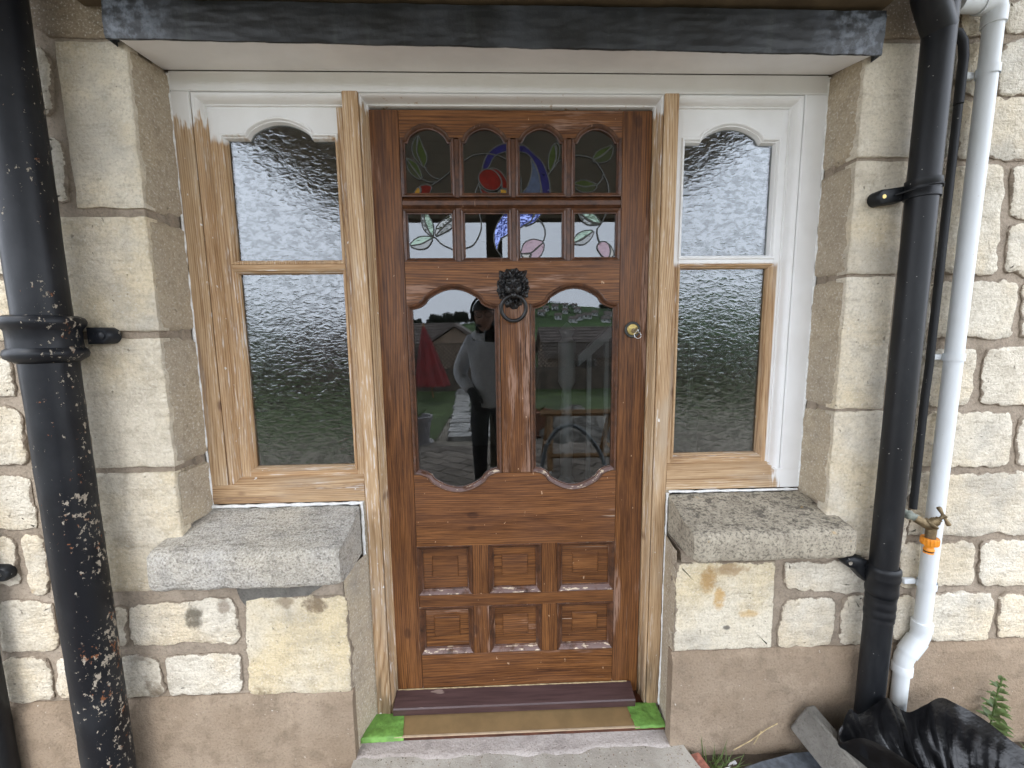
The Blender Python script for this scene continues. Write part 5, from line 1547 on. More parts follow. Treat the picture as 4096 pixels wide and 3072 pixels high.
# dry stems
for pts, label in ((((0.735, -0.176, 0.115), (0.79, -0.178, 0.150), (0.835, -0.179, 0.188), (0.87, -0.180, 0.208)), 'long dry straw leaning from slate to slab'),
                   (((0.80, -0.176, 0.133), (0.808, -0.176, 0.15), (0.822, -0.175, 0.178)), 'short dry twig against the render band')):
    tag(MB().tube([Vector(p) for p in pts], [0.0016] * len(pts), 6).build('dry_stem', MAT['dry_stem'], angle=60), label, 'straw')

# grass tufts
def blade(m, base, tip, w_, bend=0.0):
    b0, t0 = Vector(base), Vector(tip)
    side = Vector((t0 - b0)).cross(Vector((0.2, 1, 0.1))).normalized() * w_
    prev = None
    for k in range(5):
        t = k / 4
        p = b0 + (t0 - b0) * t + Vector((0, -bend * t * t, -abs(bend) * t * t * 0.4))
        s = side * (1 - t) ** 0.7
        cur = (m.bm.verts.new(p - s), m.bm.verts.new(p + s + Vector((0, 0.0006, 0))))
        if prev:
            m.bm.faces.new((prev[0], prev[1], cur[1], cur[0]))
        prev = cur
tf = MB()
for i in range(70):
    x = RND.gauss(0.66, 0.035); y = -0.185 - RND.random() * 0.05
    blade(tf, (x, y, GZ), (x + RND.gauss(0, 0.03), y + RND.gauss(0, 0.015), GZ + RND.uniform(0.02, 0.075)), 0.0018, RND.uniform(-0.015, 0.02))
blade(tf, (0.640, -0.172, GZ), (0.628, -0.170, 0.172), 0.0022)
blade(tf, (0.690, -0.18, GZ), (0.715, -0.172, 0.150), 0.0018)
for i in range(260):
    x = RND.uniform(1.45, 2.4); y = -0.19 - RND.random() * 0.5
    blade(tf, (x, y, GZ), (x + RND.gauss(0, 0.03), y + RND.gauss(0, 0.03), GZ + RND.uniform(0.02, 0.07)), 0.002, RND.uniform(-0.02, 0.02))
tag(tf.build('grass', MAT['grass_green'], angle=60, norm=False), 'straggly grass along the foot of the wall', 'grass', None, 'stuff')

def leaf(m, base, d, L, wd, up=0.3):
    d = Vector(d).normalized()
    s = d.cross(Vector((0, 0, 1)))
    s = s.normalized() if s.length > 1e-3 else Vector((1, 0, 0))
    rows = []
    for k in range(6):
        t = k / 5
        w_ = wd * math.sin(math.pi * (0.08 + 0.92 * t) ** 0.8) * (1 - 0.12 * (k % 2))
        p = Vector(base) + d * L * t + Vector((0, 0, up * L * (t - 1.1 * t * t)))
        rows.append((m.bm.verts.new(p - s * w_ + Vector((0, 0, w_ * 0.35))), m.bm.verts.new(p), m.bm.verts.new(p + s * w_ + Vector((0, 0, w_ * 0.35)))))
    for k in range(5):
        for j in range(2):
            m.bm.faces.new((rows[k][j], rows[k][j + 1], rows[k + 1][j + 1], rows[k + 1][j]))
def weed(x, y, hgt, n, label, spread=1.0, seed=1):
    r = random.Random(seed)
    t = thing('weed', label, 'weed', (x, y, GZ))
    path = [(x, y, GZ), (x - 0.004, y - 0.004, GZ + hgt * 0.4), (x - 0.002, y - 0.008, GZ + hgt * 0.8), (x + 0.004, y - 0.01, GZ + hgt)]
    S(MB().tube(catmull(path, 4), 0.0022, 8), 'stem', 'leaf_green', root=t)
    for i in range(n):
        q = (i + 1.2) / (n + 1)
        a = i * 2.4 + r.random()
        z = GZ + hgt * (0.25 + 0.75 * q)
        lf = MB()
        k = spread * (1.15 - 0.75 * q)
        for j in range(3):
            b2 = a + (j - 1) * 0.6
            leaf(lf, (x, y - 0.006, z), (math.cos(b2), math.sin(b2) * 0.8 - 0.3, 0.25), 0.046 * k, 0.0125 * k)
        S(lf, 'leaf', 'leaf_green', root=t, angle=60)
weed(1.552, -0.20, 0.29, 14, 'upright leafy green weed by the wall beyond the bin bag', 1.0, 3)
gc = MB()
for i in range(420):
    x = RND.uniform(1.53, 2.2); y = -0.20 - RND.random() ** 1.3 * 0.40
    a = RND.random() * 6.3
    leaf(gc, (x, y, GZ + RND.uniform(0.005, 0.055)), (math.cos(a), math.sin(a), 0.3), RND.uniform(0.012, 0.026), RND.uniform(0.004, 0.008))
tag(gc.build('ground_cover', MAT['leaf_green'], angle=60, norm=False), 'low leafy ground cover between bin bag and wall', 'plants', None, 'stuff')
blades = MB()
for bx, tz, dx in ((1.50, 0.235, -0.02), (1.43, 0.185, 0.02), (1.35, 0.20, -0.01), (1.53, 0.19, 0.01)):
    blade(blades, (bx, -0.19, GZ), (bx + dx, -0.182, tz), 0.0024)
tag(blades.build('grass_blades', MAT['grass_green'], angle=60, norm=False), 'few tall grass blades behind the bin bag', 'grass', None, 'stuff')
m = MB()
def cob(u, v):
    a, c = u * 2 * math.pi, (v - 0.5) * math.pi
    r = 1 + 0.18 * nz(math.cos(a) * 1.5, math.sin(a) * 1.5, v * 3)
    return (1.365 + 0.055 * r * math.cos(a) * math.cos(c), -0.215 + 0.03 * r * math.sin(a) * math.cos(c), 0.165 + 0.05 * r * math.sin(c) - 0.35 * (0.055 * r * math.cos(a) * math.cos(c)))
m.grid(cob, 20, 12, closed_u=True)
tag(m.build('loose_stone', MAT['ashlar'], angle=60), 'rough loose stone lying behind the bin bag', 'stone')

# ------------------------------------------------------------------ open bin bag
bag = MB()
rim = [(0.968, -0.300, 0.274), (0.985, -0.284, 0.318), (1.012, -0.274, 0.350), (1.045, -0.268, 0.325), (1.09, -0.262, 0.342), (1.134, -0.258, 0.366), (1.170, -0.257, 0.336), (1.21, -0.257, 0.313), (1.255, -0.257, 0.332),
       (1.302, -0.257, 0.357), (1.345, -0.262, 0.342), (1.40, -0.295, 0.318), (1.46, -0.335, 0.272), (1.52, -0.42, 0.25), (1.50, -0.55, 0.25), (1.40, -0.66, 0.25), (1.24, -0.68, 0.26), (1.13, -0.58, 0.28), (1.085, -0.47, 0.318), (1.045, -0.395, 0.332), (1.0, -0.335, 0.322)]
RIM = catmull(rim, 8, True)
NR = len(RIM)
cen = Vector((1.25, -0.46, 0.0))
def bagf(u, v):
    i = int(round(u * NR)) % NR
    p = RIM[i]
    crease = nz(math.cos(u * 6.283) * 5, math.sin(u * 6.283) * 5, v * 3)
    fine = nz(math.cos(u * 6.283) * 14, math.sin(u * 6.283) * 14, v * 7)
    out = (p - cen); out.z = 0; out.normalize()
    if v < 0.45:                                 # outside, from foot to rim
        q = v / 0.45
        k = 1.0 - 0.30 * (1 - q) ** 1.5 + 0.05 * math.sin(q * 3.0)
        r = (p - cen); r.z = 0
        w_ = cen + r * k
        z = GZ + 0.002 + (p.z - GZ) * q
        return w_ + out * (0.018 * crease + 0.007 * fine) * (1 - q * 0.6) * (0.2 + q) + Vector((0, 0, z))
    q = (v - 0.45) / 0.55                        # over the rim and down the inside
    r = (p - cen); r.z = 0
    k = 1.0 - 0.60 * q ** 1.15
    z = p.z - (p.z - GZ - 0.015) * min(1.0, q * 1.25) ** 0.9
    return cen + r * k + out * (0.026 * crease + 0.010 * fine) * math.sin(min(1, q * 1.6) * 2.2) + Vector((0, 0, z + 0.006 * math.sin(q * 18) * (q < 0.2)))
bag.grid(bagf, NR, 40, closed_u=True)
# close the bottom inside
vs = [v for v in bag.bm.verts if len([e for e in v.link_edges if e.is_boundary]) > 0]
lowring = [e for e in bag.bm.edges if e.is_boundary]
bmesh.ops.holes_fill(bag.bm, edges=lowring, sides=0)
tag(bag.build('bin_bag', MAT['bin_plastic'], angle=75), 'shiny black plastic bin bag standing open by the drainpipes', 'bin bag')
# ------------------------------------------------------------------ the garden and valley that the glass mirrors
plain('lawn_green', (0.055, 0.080, 0.026), 0.8, n_scale=1.6, var=0.4, bump=0.8, bdist=0.03, spec=0.2)
plain('field_green', (0.040, 0.075, 0.022), 0.9, n_scale=0.03, var=0.45, bump=0.0, spec=0.1)
plain('wood_dark', (0.035, 0.038, 0.026), 0.9, n_scale=0.5, var=0.6, bump=0.0, spec=0.1)
plain('paving', (0.19, 0.165, 0.14), 0.95, spec=0.15, n_scale=3.0, var=0.35, bump=0.4)
plain('path_stone', (0.30, 0.29, 0.27), 0.45, n_scale=4.0, var=0.5, bump=0.5, bdist=0.01)
plain('fence_brown', (0.060, 0.045, 0.030), 0.8, n_scale=8.0, var=0.4)
plain('garden_wall', (0.10, 0.075, 0.055), 0.9, n_scale=6.0, var=0.5, bump=0.5, bdist=0.02)
plain('roof_tile', (0.13, 0.105, 0.09), 0.85, n_scale=2.5, var=0.4, bump=0.3)
plain('house_brick', (0.28, 0.205, 0.15), 0.9, n_scale=3.0, var=0.25)
plain('house_white', (0.55, 0.54, 0.52), 0.8, n_scale=1.0, var=0.1)
plain('parasol_red', (0.17, 0.010, 0.010), 0.6, n_scale=4.0, var=0.3)
plain('pot_grey', (0.26, 0.24, 0.24), 0.7, n_scale=12.0, var=0.2)
plain('terracotta', (0.20, 0.085, 0.045), 0.8, n_scale=10.0, var=0.25)
plain('trestle_wood', (0.28, 0.155, 0.06), 0.65, n_scale=12.0, var=0.3)
plain('hose_grey', (0.16, 0.18, 0.19), 0.45, n_scale=12.0, var=0.1)
plain('rock_grey', (0.20, 0.185, 0.16), 0.9, n_scale=7.0, var=0.5, bump=0.6, bdist=0.02)
plain('hoodie_grey', (0.66, 0.68, 0.71), 0.9, n_scale=30.0, var=0.12)
plain('trousers_black', (0.012, 0.012, 0.014), 0.8, n_scale=30.0, var=0.2)
plain('skin_tone', (0.36, 0.20, 0.14), 0.5, n_scale=20.0, var=0.08)
plain('black_cloth', (0.012, 0.012, 0.013), 0.7, n_scale=30.0, var=0.2)
plain('phone_black', (0.01, 0.01, 0.012), 0.25, n_scale=5.0, var=0.1)
plain('phone_edge', (0.45, 0.45, 0.47), 0.3, metal=1.0)
GR = MAT

# lawn, path and patio
lw = MB()
lw.grid(lambda u, v: (-6 + 12 * u, -5.35 - 3.4 * v, GZ + 0.012 + 0.02 * nz(u * 20, v * 8)), 40, 14)
lw.grid(lambda u, v: (-6 + 5.15 * u, -3.9 - 1.45 * v, GZ + 0.012 + 0.02 * nz(u * 9, v * 5, 3)), 20, 8)
tag(lw.build('lawn', GR['lawn_green'], angle=60), 'damp green lawn before the trellis fence', None, None, 'structure')
path = thing('garden_path', 'uneven pale flagstone path across the lawn', 'path', (-0.5, -6, GZ))
r6 = random.Random(5)
for i in range(17):
    y0 = -3.85 - i * 0.29
    for j in range(2):
        x0 = -0.72 + j * 0.34 - 0.035 * (i) * 0.6 + r6.uniform(-0.02, 0.02)
        q = ((x0 + 0.01, y0 - 0.01), (x0 + 0.32, y0 - 0.01), (x0 + 0.32, y0 - 0.27), (x0 + 0.01, y0 - 0.27))
        m = MB()
        pts = [(a + r6.uniform(-0.02, 0.02), b_ + r6.uniform(-0.02, 0.02)) for a, b_ in q]
        vb = [m.bm.verts.new((a, b_, GZ)) for a, b_ in pts]
        vt = [m.bm.verts.new((a, b_, GZ + 0.05 + r6.uniform(0, 0.012))) for a, b_ in inset(pts, 0.008)]
        m.bm.faces.new(vt)
        for k in range(4):
            m.bm.faces.new((vb[k], vb[(k + 1) % 4], vt[(k + 1) % 4], vt[k]))
        m.build('flagstone', GR['path_stone'], path, angle=30)
patio = thing('patio', 'herringbone paved patio in front of the doorstep', 'patio', (0, -2.4, GZ))
def paver(cx, cy, rot, L=0.40, W_=0.195):
    m = MB().box(-L / 2, L / 2, -W_ / 2, W_ / 2, 0, 0.035, 0.004)
    bmesh.ops.transform(m.bm, matrix=Matrix.Translation((cx, cy, GZ + 0.002 + 0.004 * r6.random())) @ Matrix.Rotation(rot, 4, 'Z'), verts=m.bm.verts[:])
    m.build('paver', GR['paving'], patio, angle=30)
ca, sa = math.cos(0.62), math.sin(0.62)
for i in range(-12, 13):
    for j in range(-18, 19):
        lx, ly = i * 0.305 + (0.15 if j % 2 else 0), j * 0.155
        bx, by = -0.2 + lx * ca - ly * sa, -2.35 + lx * sa + ly * ca
        if -3.6 < by < -0.95 and -1.05 < bx < 2.0:
            paver(bx, by, 0.62, 0.295, 0.146)
for k in range(14):
    m = MB().box(-1.24, -1.14, -0.98 - k * 0.215 - 0.205, -0.98 - k * 0.215, GZ, GZ + 0.09, 0.006)
    m.build('edging_brick', GR['brick_red'], patio, angle=30)

# trellis fence on a low wall
fence = thing('trellis_fence', 'brown diagonal trellis fence on a low garden wall', 'fence', (0, -8.75, GZ))
FYY = -8.75
MB().box(-8, 8, FYY - 0.1, FYY + 0.1, GZ, 0.60).build('low_wall', GR['garden_wall'], fence, angle=None)
for k in range(9):
    x0 = -7.2 + k * 1.8
    MB().box(x0 - 0.05, x0 + 0.05, FYY - 0.05, FYY + 0.05, 0.60, 1.30, 0.005).build('post', GR['fence_brown'], fence, angle=None)
    if k == 8: break
    t = MB()
    t.box(x0 + 0.05, x0 + 1.75, FYY - 0.02, FYY + 0.02, 1.235, 1.27)
    t.box(x0 + 0.05, x0 + 1.75, FYY - 0.02, FYY + 0.02, 0.605, 0.64)
    for s in (1, -1):
        n = 24
        for i in range(n):
            xa = x0 + 0.05 - 0.6 + i * 0.1
            a = Vector((xa, FYY + 0.006 * s, 0.63)) if s > 0 else Vector((xa + 0.6, FYY + 0.006 * s, 0.63))
            b_ = a + Vector((0.6 * s, 0, 0.6))
            lo, hi = x0 + 0.05, x0 + 1.75
            pts = []
            ts = [0.0, 1.0]
            for X_ in (lo, hi):
                tt = (X_ - a.x) / (b_.x - a.x)
                if 0 < tt < 1: ts.append(tt)
            ts = sorted(ts)
            good = [q for q in ts if lo - 1e-4 <= a.x + (b_.x - a.x) * q <= hi + 1e-4]
            if len(good) >= 2:
                t.tube([a + (b_ - a) * good[0], a + (b_ - a) * good[-1]], 0.011, 4)
    tag(t.build('trellis_panel', GR['fence_brown'], fence, angle=None), kind='stuff')

# folded red parasol
ps = thing('parasol', 'folded red garden parasol leaning by the fence', 'parasol', (-1.55, -7.6, GZ))
m = MB()
def para(u, v):
    a = u * 2 * math.pi
    r = 0.02 + (0.33 * (1 - v) ** 0.9) * (1 + 0.16 * math.cos(8 * a))
    return (-1.56 + 0.10 * (v - 0.5) * -1.6 + r * math.cos(a), -7.6 + r * math.sin(a) * 0.7, 0.36 + 1.32 * v)
m.grid(para, 64, 14, closed_u=True)
m.build('canopy', GR['parasol_red'], ps, angle=60)
MB().tube([(-1.48, -7.6, GZ), (-1.64, -7.6, 1.72)], 0.022, 12).build('pole', GR['trestle_wood'], ps)

def pot(x, y, r, h, mat, label):
    t = thing('flower_pot', label, 'flower pot', (x, y, GZ))
    MB().lathe((x, y, GZ + 0.012), [(r * 0.72, 0), (r * 0.98, h * 0.86), (r * 1.08, h * 0.87), (r * 1.1, h), (r * 0.98, h), (r * 0.9, h * 0.86), (0, h * 0.84)], 28).build('pot', GR[mat], t, angle=35)
    MB().lathe((x, y, GZ + 0.012), [(r * 0.9, 0), (r * 1.15, 0.03), (r * 1.05, 0.03), (0.0, 0.008)], 28).build('saucer', GR[mat], t, angle=35)
    lf = MB()
    for i in range(14):
        a = i * 2.4
        blade(lf, (x, y, GZ + h), (x + 0.12 * math.cos(a), y + 0.12 * math.sin(a), GZ + h + 0.10), 0.006)
    lf.build('stems', GR['grass_green'], t, norm=False)
pot(-1.03, -3.72, 0.16, 0.36, 'pot_grey', 'grey round flower pot with a saucer beside the patio edging')
pot(0.54, -4.05, 0.17, 0.34, 'terracotta', 'terracotta flower pot beside the stone mound')

# stone mound
rk = MB()
def mound(u, v):
    a = u * 2 * math.pi
    r = (1 - v) ** 0.6
    k = 1 + 0.12 * nz(math.cos(a) * 3, math.sin(a) * 3, v * 4) + 0.05 * nz(math.cos(a) * 9, math.sin(a) * 9, v * 12)
    return (1.02 + 0.52 * r * k * math.cos(a), -4.05 + 0.5 * r * k * math.sin(a), GZ + 0.40 * (v ** 0.7) * k)
rk.grid(mound, 48, 16, closed_u=True)
tag(rk.build('stone_mound', GR['rock_grey'], angle=30), 'low mound of layered grey stones on the patio edge', 'rockery')

# timber trestle and hose
tr = thing('trestle', 'orange brown timber trestle on the patio', 'trestle', (0.8, -2.75, GZ))
def plank(a, b_, w_=0.03):
    MB().tube([Vector(a), Vector(b_)], w_, 4).build('rail', GR['trestle_wood'], tr, angle=20)
for x in (0.48, 1.12):
    plank((x, -2.45, GZ), (x + 0.03, -2.70, 0.62)); plank((x, -3.05, GZ), (x + 0.03, -2.80, 0.62))
    plank((x + 0.01, -2.5, 0.30), (x + 0.01, -3.0, 0.30), 0.022)
plank((0.42, -2.75, 0.645), (1.25, -2.75, 0.645), 0.036)
plank((0.49, -2.52, 0.26), (1.13, -2.52, 0.26), 0.024)
hs = MB()
hs.tube(catmull([(0.36, -2.25, 0.10), (0.42, -2.28, 0.42), (0.56, -2.3, 0.60), (0.74, -2.3, 0.58), (0.92, -2.28, 0.36), (1.0, -2.25, 0.10)], 8), 0.019, 12)
tag(hs.build('garden_hose', GR['hose_grey'], angle=60), 'grey hose arching up in front of the trestle', 'hose')
tag(MB().tube([(0.30, -2.0, 0.22), (0.44, -2.02, 0.27)], 0.012, 12).build('roller_handle', GR['white_shard'], angle=40), 'white handled roller resting by the hose', 'roller')

# neighbouring houses down the slope
def house(name, x0, x1, y0, y1, zb, ze, zr, axis, wall_m, label, rows=0, win=()):
    t = thing(name, label, 'house', ((x0 + x1) / 2, (y0 + y1) / 2, zb))
    w_ = MB()
    if axis == 'X':
        ym = (y0 + y1) / 2
        pr = [(y0, zb), (y1, zb), (y1, ze), (ym, zr - 0.05), (y0, ze)]
        w_.prof_x(pr, x0 + 0.2, x1 - 0.2)
        rf = MB()
        rf.prof_x([(y0 - 0.3, ze - 0.15), (ym, zr), (ym, zr + 0.14), (y0 - 0.3, ze + 0.0)], x0, x1)
        rf.prof_x([(y1 + 0.3, ze - 0.15), (ym, zr), (ym, zr + 0.14), (y1 + 0.3, ze + 0.0)], x0, x1)
    else:
        xm = (x0 + x1) / 2
        w_.prism([(x0, zb), (x1, zb), (x1, ze), (xm, zr - 0.05), (x0, ze)], y0 + 0.2, y1 - 0.2)
        rf = MB()
        rf.prism([(x0 - 0.3, ze - 0.15), (xm, zr), (xm, zr + 0.14), (x0 - 0.3, ze)], y0, y1)
        rf.prism([(x1 + 0.3, ze - 0.15), (xm, zr), (xm, zr + 0.14), (x1 + 0.3, ze)], y0, y1)
    w_.build('wall', GR[wall_m], t, angle=None)
    rfo = rf.build('roof', GR['roof_tile'], t, angle=None)
    if rows:
        ym = (y0 + y1) / 2
        for k in range(rows):
            q = (k + 0.5) / rows
            y = y1 + 0.3 + (ym - y1 - 0.3) * q
            z = ze + (zr + 0.14 - ze) * q
            MB().box(x0, x1, y - 0.12, y + 0.04, z - 0.01, z + 0.045).build('tile_course', GR['roof_tile'], rfo, angle=None)
    for (a, b_, c, d) in win:
        f = MB().box(a, b_, y1 - 0.20, y1 + 0.02, c, d).build('window', GR['house_white'], t, angle=None)
        MB().box(a + 0.08, b_ - 0.08, y1 + 0.0205, y1 + 0.03, c + 0.08, d - 0.08).build('window_pane', GR['phone_black'], f, angle=None)
    return t
house('bungalow', -9.5, -1.9, -21.0, -16.6, -2.2, 0.9, 1.95, 'X', 'house_brick', 'brick bungalow with a dark tiled roof beyond the trellis', 9, ((-3.9, -2.6, -0.4, 0.7),))
house('gabled_house', -3.0, -0.7, -19.0, -15.6, -2.2, 1.05, 1.85, 'Y', 'house_brick', 'brick gable end facing the garden beside the bungalow', 0)
house('tiled_house', 2.0, 8.5, -21.5, -16.8, -2.2, 0.55, 1.70, 'X', 'house_brick', 'long low house with dark tiled roof beyond the downpipe end of the fence', 9, ((3.1, 4.4, -0.9, 0.35),))

# hillside across the valley
hl = MB()
def skyl(x):
    s = 1 / (1 + math.exp(-(x + 5) / 9.0))
    return 9.0 + 14.0 * s + 3.2 * math.sin(x * 0.045 + 0.6) * s + 1.2 * nz(x * 0.05)
def hillz(x, y):
    q = min(1.0, max(0.0, (-y - 60) / 260.0))
    base = _gz(0, -45)
    return base - 1.0 + (skyl(x * 300 / max(60, -y)) - base + 1.0) * (q * q * (3 - 2 * q)) + 0.9 * nz(x * 0.03, y * 0.03)
hl.grid(lambda u, v: (-420 + 840 * u, -66 - 300 * v, hillz(-420 + 840 * u, -66 - 300 * v)), 120, 40)
tag(hl.build('hillside', GR['field_green'], angle=60), 'green hillside of fields across the valley', None, None, 'structure')
hd = MB()
for k in range(9):
    y = -110 - k * 24
    for i in range(150):
        x = -140 + i * 1.9 + 6 * math.sin(k)
        if nz(x * 0.02, k * 3.1) < -0.12: continue
        z = hillz(x, y)
        tall = 1.2 + 2.6 * max(0.0, nz(x * 0.13, k * 1.7)) + 0.8 * r6.random()
        for q in range(9):
            c = Vector((x + r6.uniform(-1.1, 1.1), y + r6.uniform(-0.7, 0.7), z + r6.random() * tall))
            s_ = r6.uniform(0.22, 0.5)
            n1 = Vector((r6.gauss(0, 1), r6.gauss(0, 1), r6.gauss(0, 1))).normalized()
            n2 = n1.orthogonal().normalized() * s_
            n3 = n1.cross(n2).normalized() * s_
            hd.quad(c + n2, c + n3, c - n2, c - n3)
tag(hd.build('hedgerows', GR['wood_dark'], angle=None, norm=False), 'dark hedgerows dividing the hillside fields', 'hedge', None, 'stuff')
def crown_mesh(seed):
    r = random.Random(seed)
    m = MB()
    for i in range(260):
        d = Vector((r.gauss(0, 1), r.gauss(0, 1), r.gauss(0, 1))).normalized()
        k = r.uniform(0.45, 1.0) * (1 + 0.3 * nz(d.x * 2, d.y * 2, d.z * 2 + seed))
        p = Vector((d.x * 0.42, d.y * 0.42, 0.58 + d.z * 0.40)) * 1.0
        p = Vector((d.x * 0.42 * k, d.y * 0.42 * k, 0.58 + d.z * 0.40 * k))
        s = 0.07 * r.uniform(0.6, 1.4)
        a, b_ = d.orthogonal().normalized() * s, d.cross(d.orthogonal()).normalized() * s
        n = Vector((r.gauss(0, 1), r.gauss(0, 1), r.gauss(0, 1))) * 0.03
        m.bm.faces.new([m.bm.verts.new(p + q) for q in (a, b_, -a + n, -b_)])
    return m
cm = crown_mesh(1).build('crown', GR['wood_dark'], None, angle=None, norm=False)
crown_me = cm.data
bpy.data.objects.remove(cm)
tm = MB().tube([(0, 0, -0.5), (0, 0, -0.2), (0.02, 0, 0.1)], [0.05, 0.035, 0.02], 6).build('trunk', GR['fence_brown'], None)
trunk_me = tm.data
bpy.data.objects.remove(tm)
def tree(x, y, h, label):
    z = hillz(x, y)
    t = thing('tree', label, 'tree', (x, y, z), 'trees along the hill skyline')
    for nme, me, dz in (('trunk', trunk_me, 0.5), ('crown', crown_me, 0.0)):
        o = bpy.data.objects.new(nme, me)
        COL.objects.link(o)
        o.parent = t
        o.scale = (h * 0.9, h * 0.9, h)
        o.location = (0, 0, (0.5 * h if nme == 'crown' else 0.48 * h))
        o.rotation_euler = (0, 0, x)
rt = random.Random(11)
for i in range(46):
    x = -62 + i * 1.25 + rt.uniform(-0.6, 0.6)
    if x > -5: break
    tree(x, -296 + rt.uniform(-6, 6), rt.uniform(3.5, 9.0) * (1.2 if -48 < x < -24 else 0.7), 'bare dark tree on the far hill skyline')
for i in range(14):
    tree(22 + i * 0.9 + rt.uniform(-0.4, 0.4), -285, rt.uniform(3, 5.5), 'bare dark tree on the far hill skyline')
for i in range(20):
    tree(66 + i * 0.95, -262 + rt.uniform(-3, 3), rt.uniform(2.5, 4.0), 'bare dark tree on the far hill skyline')
vill = [(24, -205), (30, -215), (33, -200), (38, -230), (42, -215), (45, -240), (36, -180), (41, -186), (49, -205), (20, -188), (53, -196), (26, -176), (31, -168), (47, -176), (57, -210), (60, -188)]
for i, (x, y) in enumerate(vill):
    z = hillz(x, y)
    w_ = rt.uniform(2.2, 3.6)
    t = thing('cottage', 'small pale cottage in the village across the valley', 'house', (x, y, z), 'cottages of the far village')
    MB().box(x - w_ / 2, x + w_ / 2, y - 1.4, y + 1.4, z - 1.0, z + 1.6).build('wall', GR['house_white'], t, angle=None)
    MB().prof_x([(y - 1.8, z + 1.5), (y, z + 2.8), (y + 1.8, z + 1.5)], x - w_ / 2 - 0.2, x + w_ / 2 + 0.2).build('roof', GR['roof_tile'], t, angle=None)
    for k in (-0.28, 0.28):
        MB().box(x + k * w_ - 0.25, x + k * w_ + 0.25, y + 1.38, y + 1.46, z + 0.5, z + 1.2).build('window', GR['phone_black'], t, angle=None)

# ------------------------------------------------------------------ the person taking the picture
person = thing('person', 'person in grey hoodie, dark trousers and cap holding up a phone', 'person', (-0.07, -1.74, GZ))
def skinned(name, verts, edges, radii, mat, parent, root=0, sub=2):
    me = bpy.data.meshes.new(name)
    c = WLOC[parent.name]
    me.from_pydata([tuple(Vector(v) - c) for v in verts], edges, [])
    o = bpy.data.objects.new(name, me)
    COL.objects.link(o)
    o.parent = parent
    WLOC[o.name] = c
    sk = o.modifiers.new('skin', 'SKIN')
    for i, r in enumerate(radii):
        d = me.skin_vertices[0].data[i]
        d.radius = (r, r) if not isinstance(r, tuple) else r
        d.use_root = (i == root)
    s = o.modifiers.new('sub', 'SUBSURF')
    s.levels = s.render_levels = sub
    sk.use_smooth_shade = True
    me.materials.append(MAT[mat])
    return o
PY = -1.74
bv = [(-0.07, PY, 0.98), (-0.07, PY, 1.15), (-0.07, PY + 0.01, 1.32), (-0.085, PY + 0.015, 1.46), (-0.10, PY + 0.03, 1.53), (-0.105, PY + 0.04, 1.61), (-0.105, PY + 0.035, 1.66),
      (-0.155, PY, 0.92), (-0.16, PY + 0.01, 0.53), (-0.155, PY - 0.01, 0.17), (-0.155, PY + 0.13, 0.115),
      (0.015, PY, 0.92), (0.02, PY + 0.01, 0.53), (0.02, PY - 0.01, 0.17), (0.03, PY + 0.13, 0.115),
      (-0.215, PY, 1.395), (-0.315, PY - 0.02, 1.16), (-0.205, PY + 0.10, 1.035), (-0.175, PY + 0.12, 0.985),
      (0.085, PY, 1.395), (0.15, PY + 0.10, 1.16), (0.085, PY + 0.33, 1.35), (0.07, PY + 0.365, 1.395)]
be = [(0, 1), (1, 2), (2, 3), (3, 4), (4, 5), (5, 6), (0, 7), (7, 8), (8, 9), (9, 10), (0, 11), (11, 12), (12, 13), (13, 14), (2, 15), (15, 16), (16, 17), (17, 18), (2, 19), (19, 20), (20, 21), (21, 22)]
br = [(0.135, 0.10), (0.12, 0.095), (0.13, 0.10), 0.055, 0.07, (0.075, 0.09), (0.068, 0.08), 0.085, 0.062, 0.045, 0.038, 0.085, 0.062, 0.045, 0.038, 0.062, 0.045, 0.033, 0.036, 0.062, 0.045, 0.033, 0.036]
skinned('body', bv, be, br, 'trousers_black', person, 0)
hv = [bv[0], bv[1], bv[2], (-0.08, PY, 1.445), bv[15], bv[16], bv[17], bv[19], bv[20], bv[21], (-0.07, PY, 0.885)]
hv = [tuple(v) for v in hv]
skinned('hoodie', hv, [(0, 1), (1, 2), (2, 3), (2, 4), (4, 5), (5, 6), (2, 7), (7, 8), (8, 9), (0, 10)],
        [(0.165, 0.125), (0.155, 0.12), (0.16, 0.125), 0.085, 0.078, 0.06, 0.045, 0.078, 0.06, 0.045, (0.16, 0.12)], 'hoodie_grey', person, 1)
hood = MB()
hood.tube([(-0.085 + 0.095 * math.cos(a), PY + 0.01 + 0.085 * math.sin(a), 1.455 + 0.02 * math.sin(a) * -1) for a in [i / 20 * 2 * math.pi for i in range(21)]], 0.028, 10, caps=False)
hood.build('hood', MAT['hoodie_grey'], person, angle=80)
HC = Vector((-0.105, PY + 0.035, 1.595))
hm = MB()
def headf(u, v):
    a, c = u * 2 * math.pi, (v - 0.5) * math.pi
    x, y, z = math.cos(a) * math.cos(c), math.sin(a) * math.cos(c), math.sin(c)
    r = Vector((x * 0.078 * (1 - 0.18 * max(0, -z)), y * 0.098, z * 0.118))
    if y > 0.3:
        nose = math.exp(-(x / 0.14) ** 2 - ((z + 0.10) / 0.16) ** 2) * 0.022
        brow = math.exp(-((z - 0.12) / 0.08) ** 2) * 0.005
        eye = -math.exp(-((abs(x) - 0.36) / 0.16) ** 2 - ((z - 0.02) / 0.08) ** 2) * 0.008
        mouth = -math.exp(-(x / 0.3) ** 2 - ((z + 0.46) / 0.04) ** 2) * 0.004
        chin = math.exp(-(x / 0.3) ** 2 - ((z + 0.78) / 0.14) ** 2) * 0.010
        r.y += nose + brow + eye + mouth + chin
    return HC + r
hm.grid(headf, 40, 28, closed_u=True)
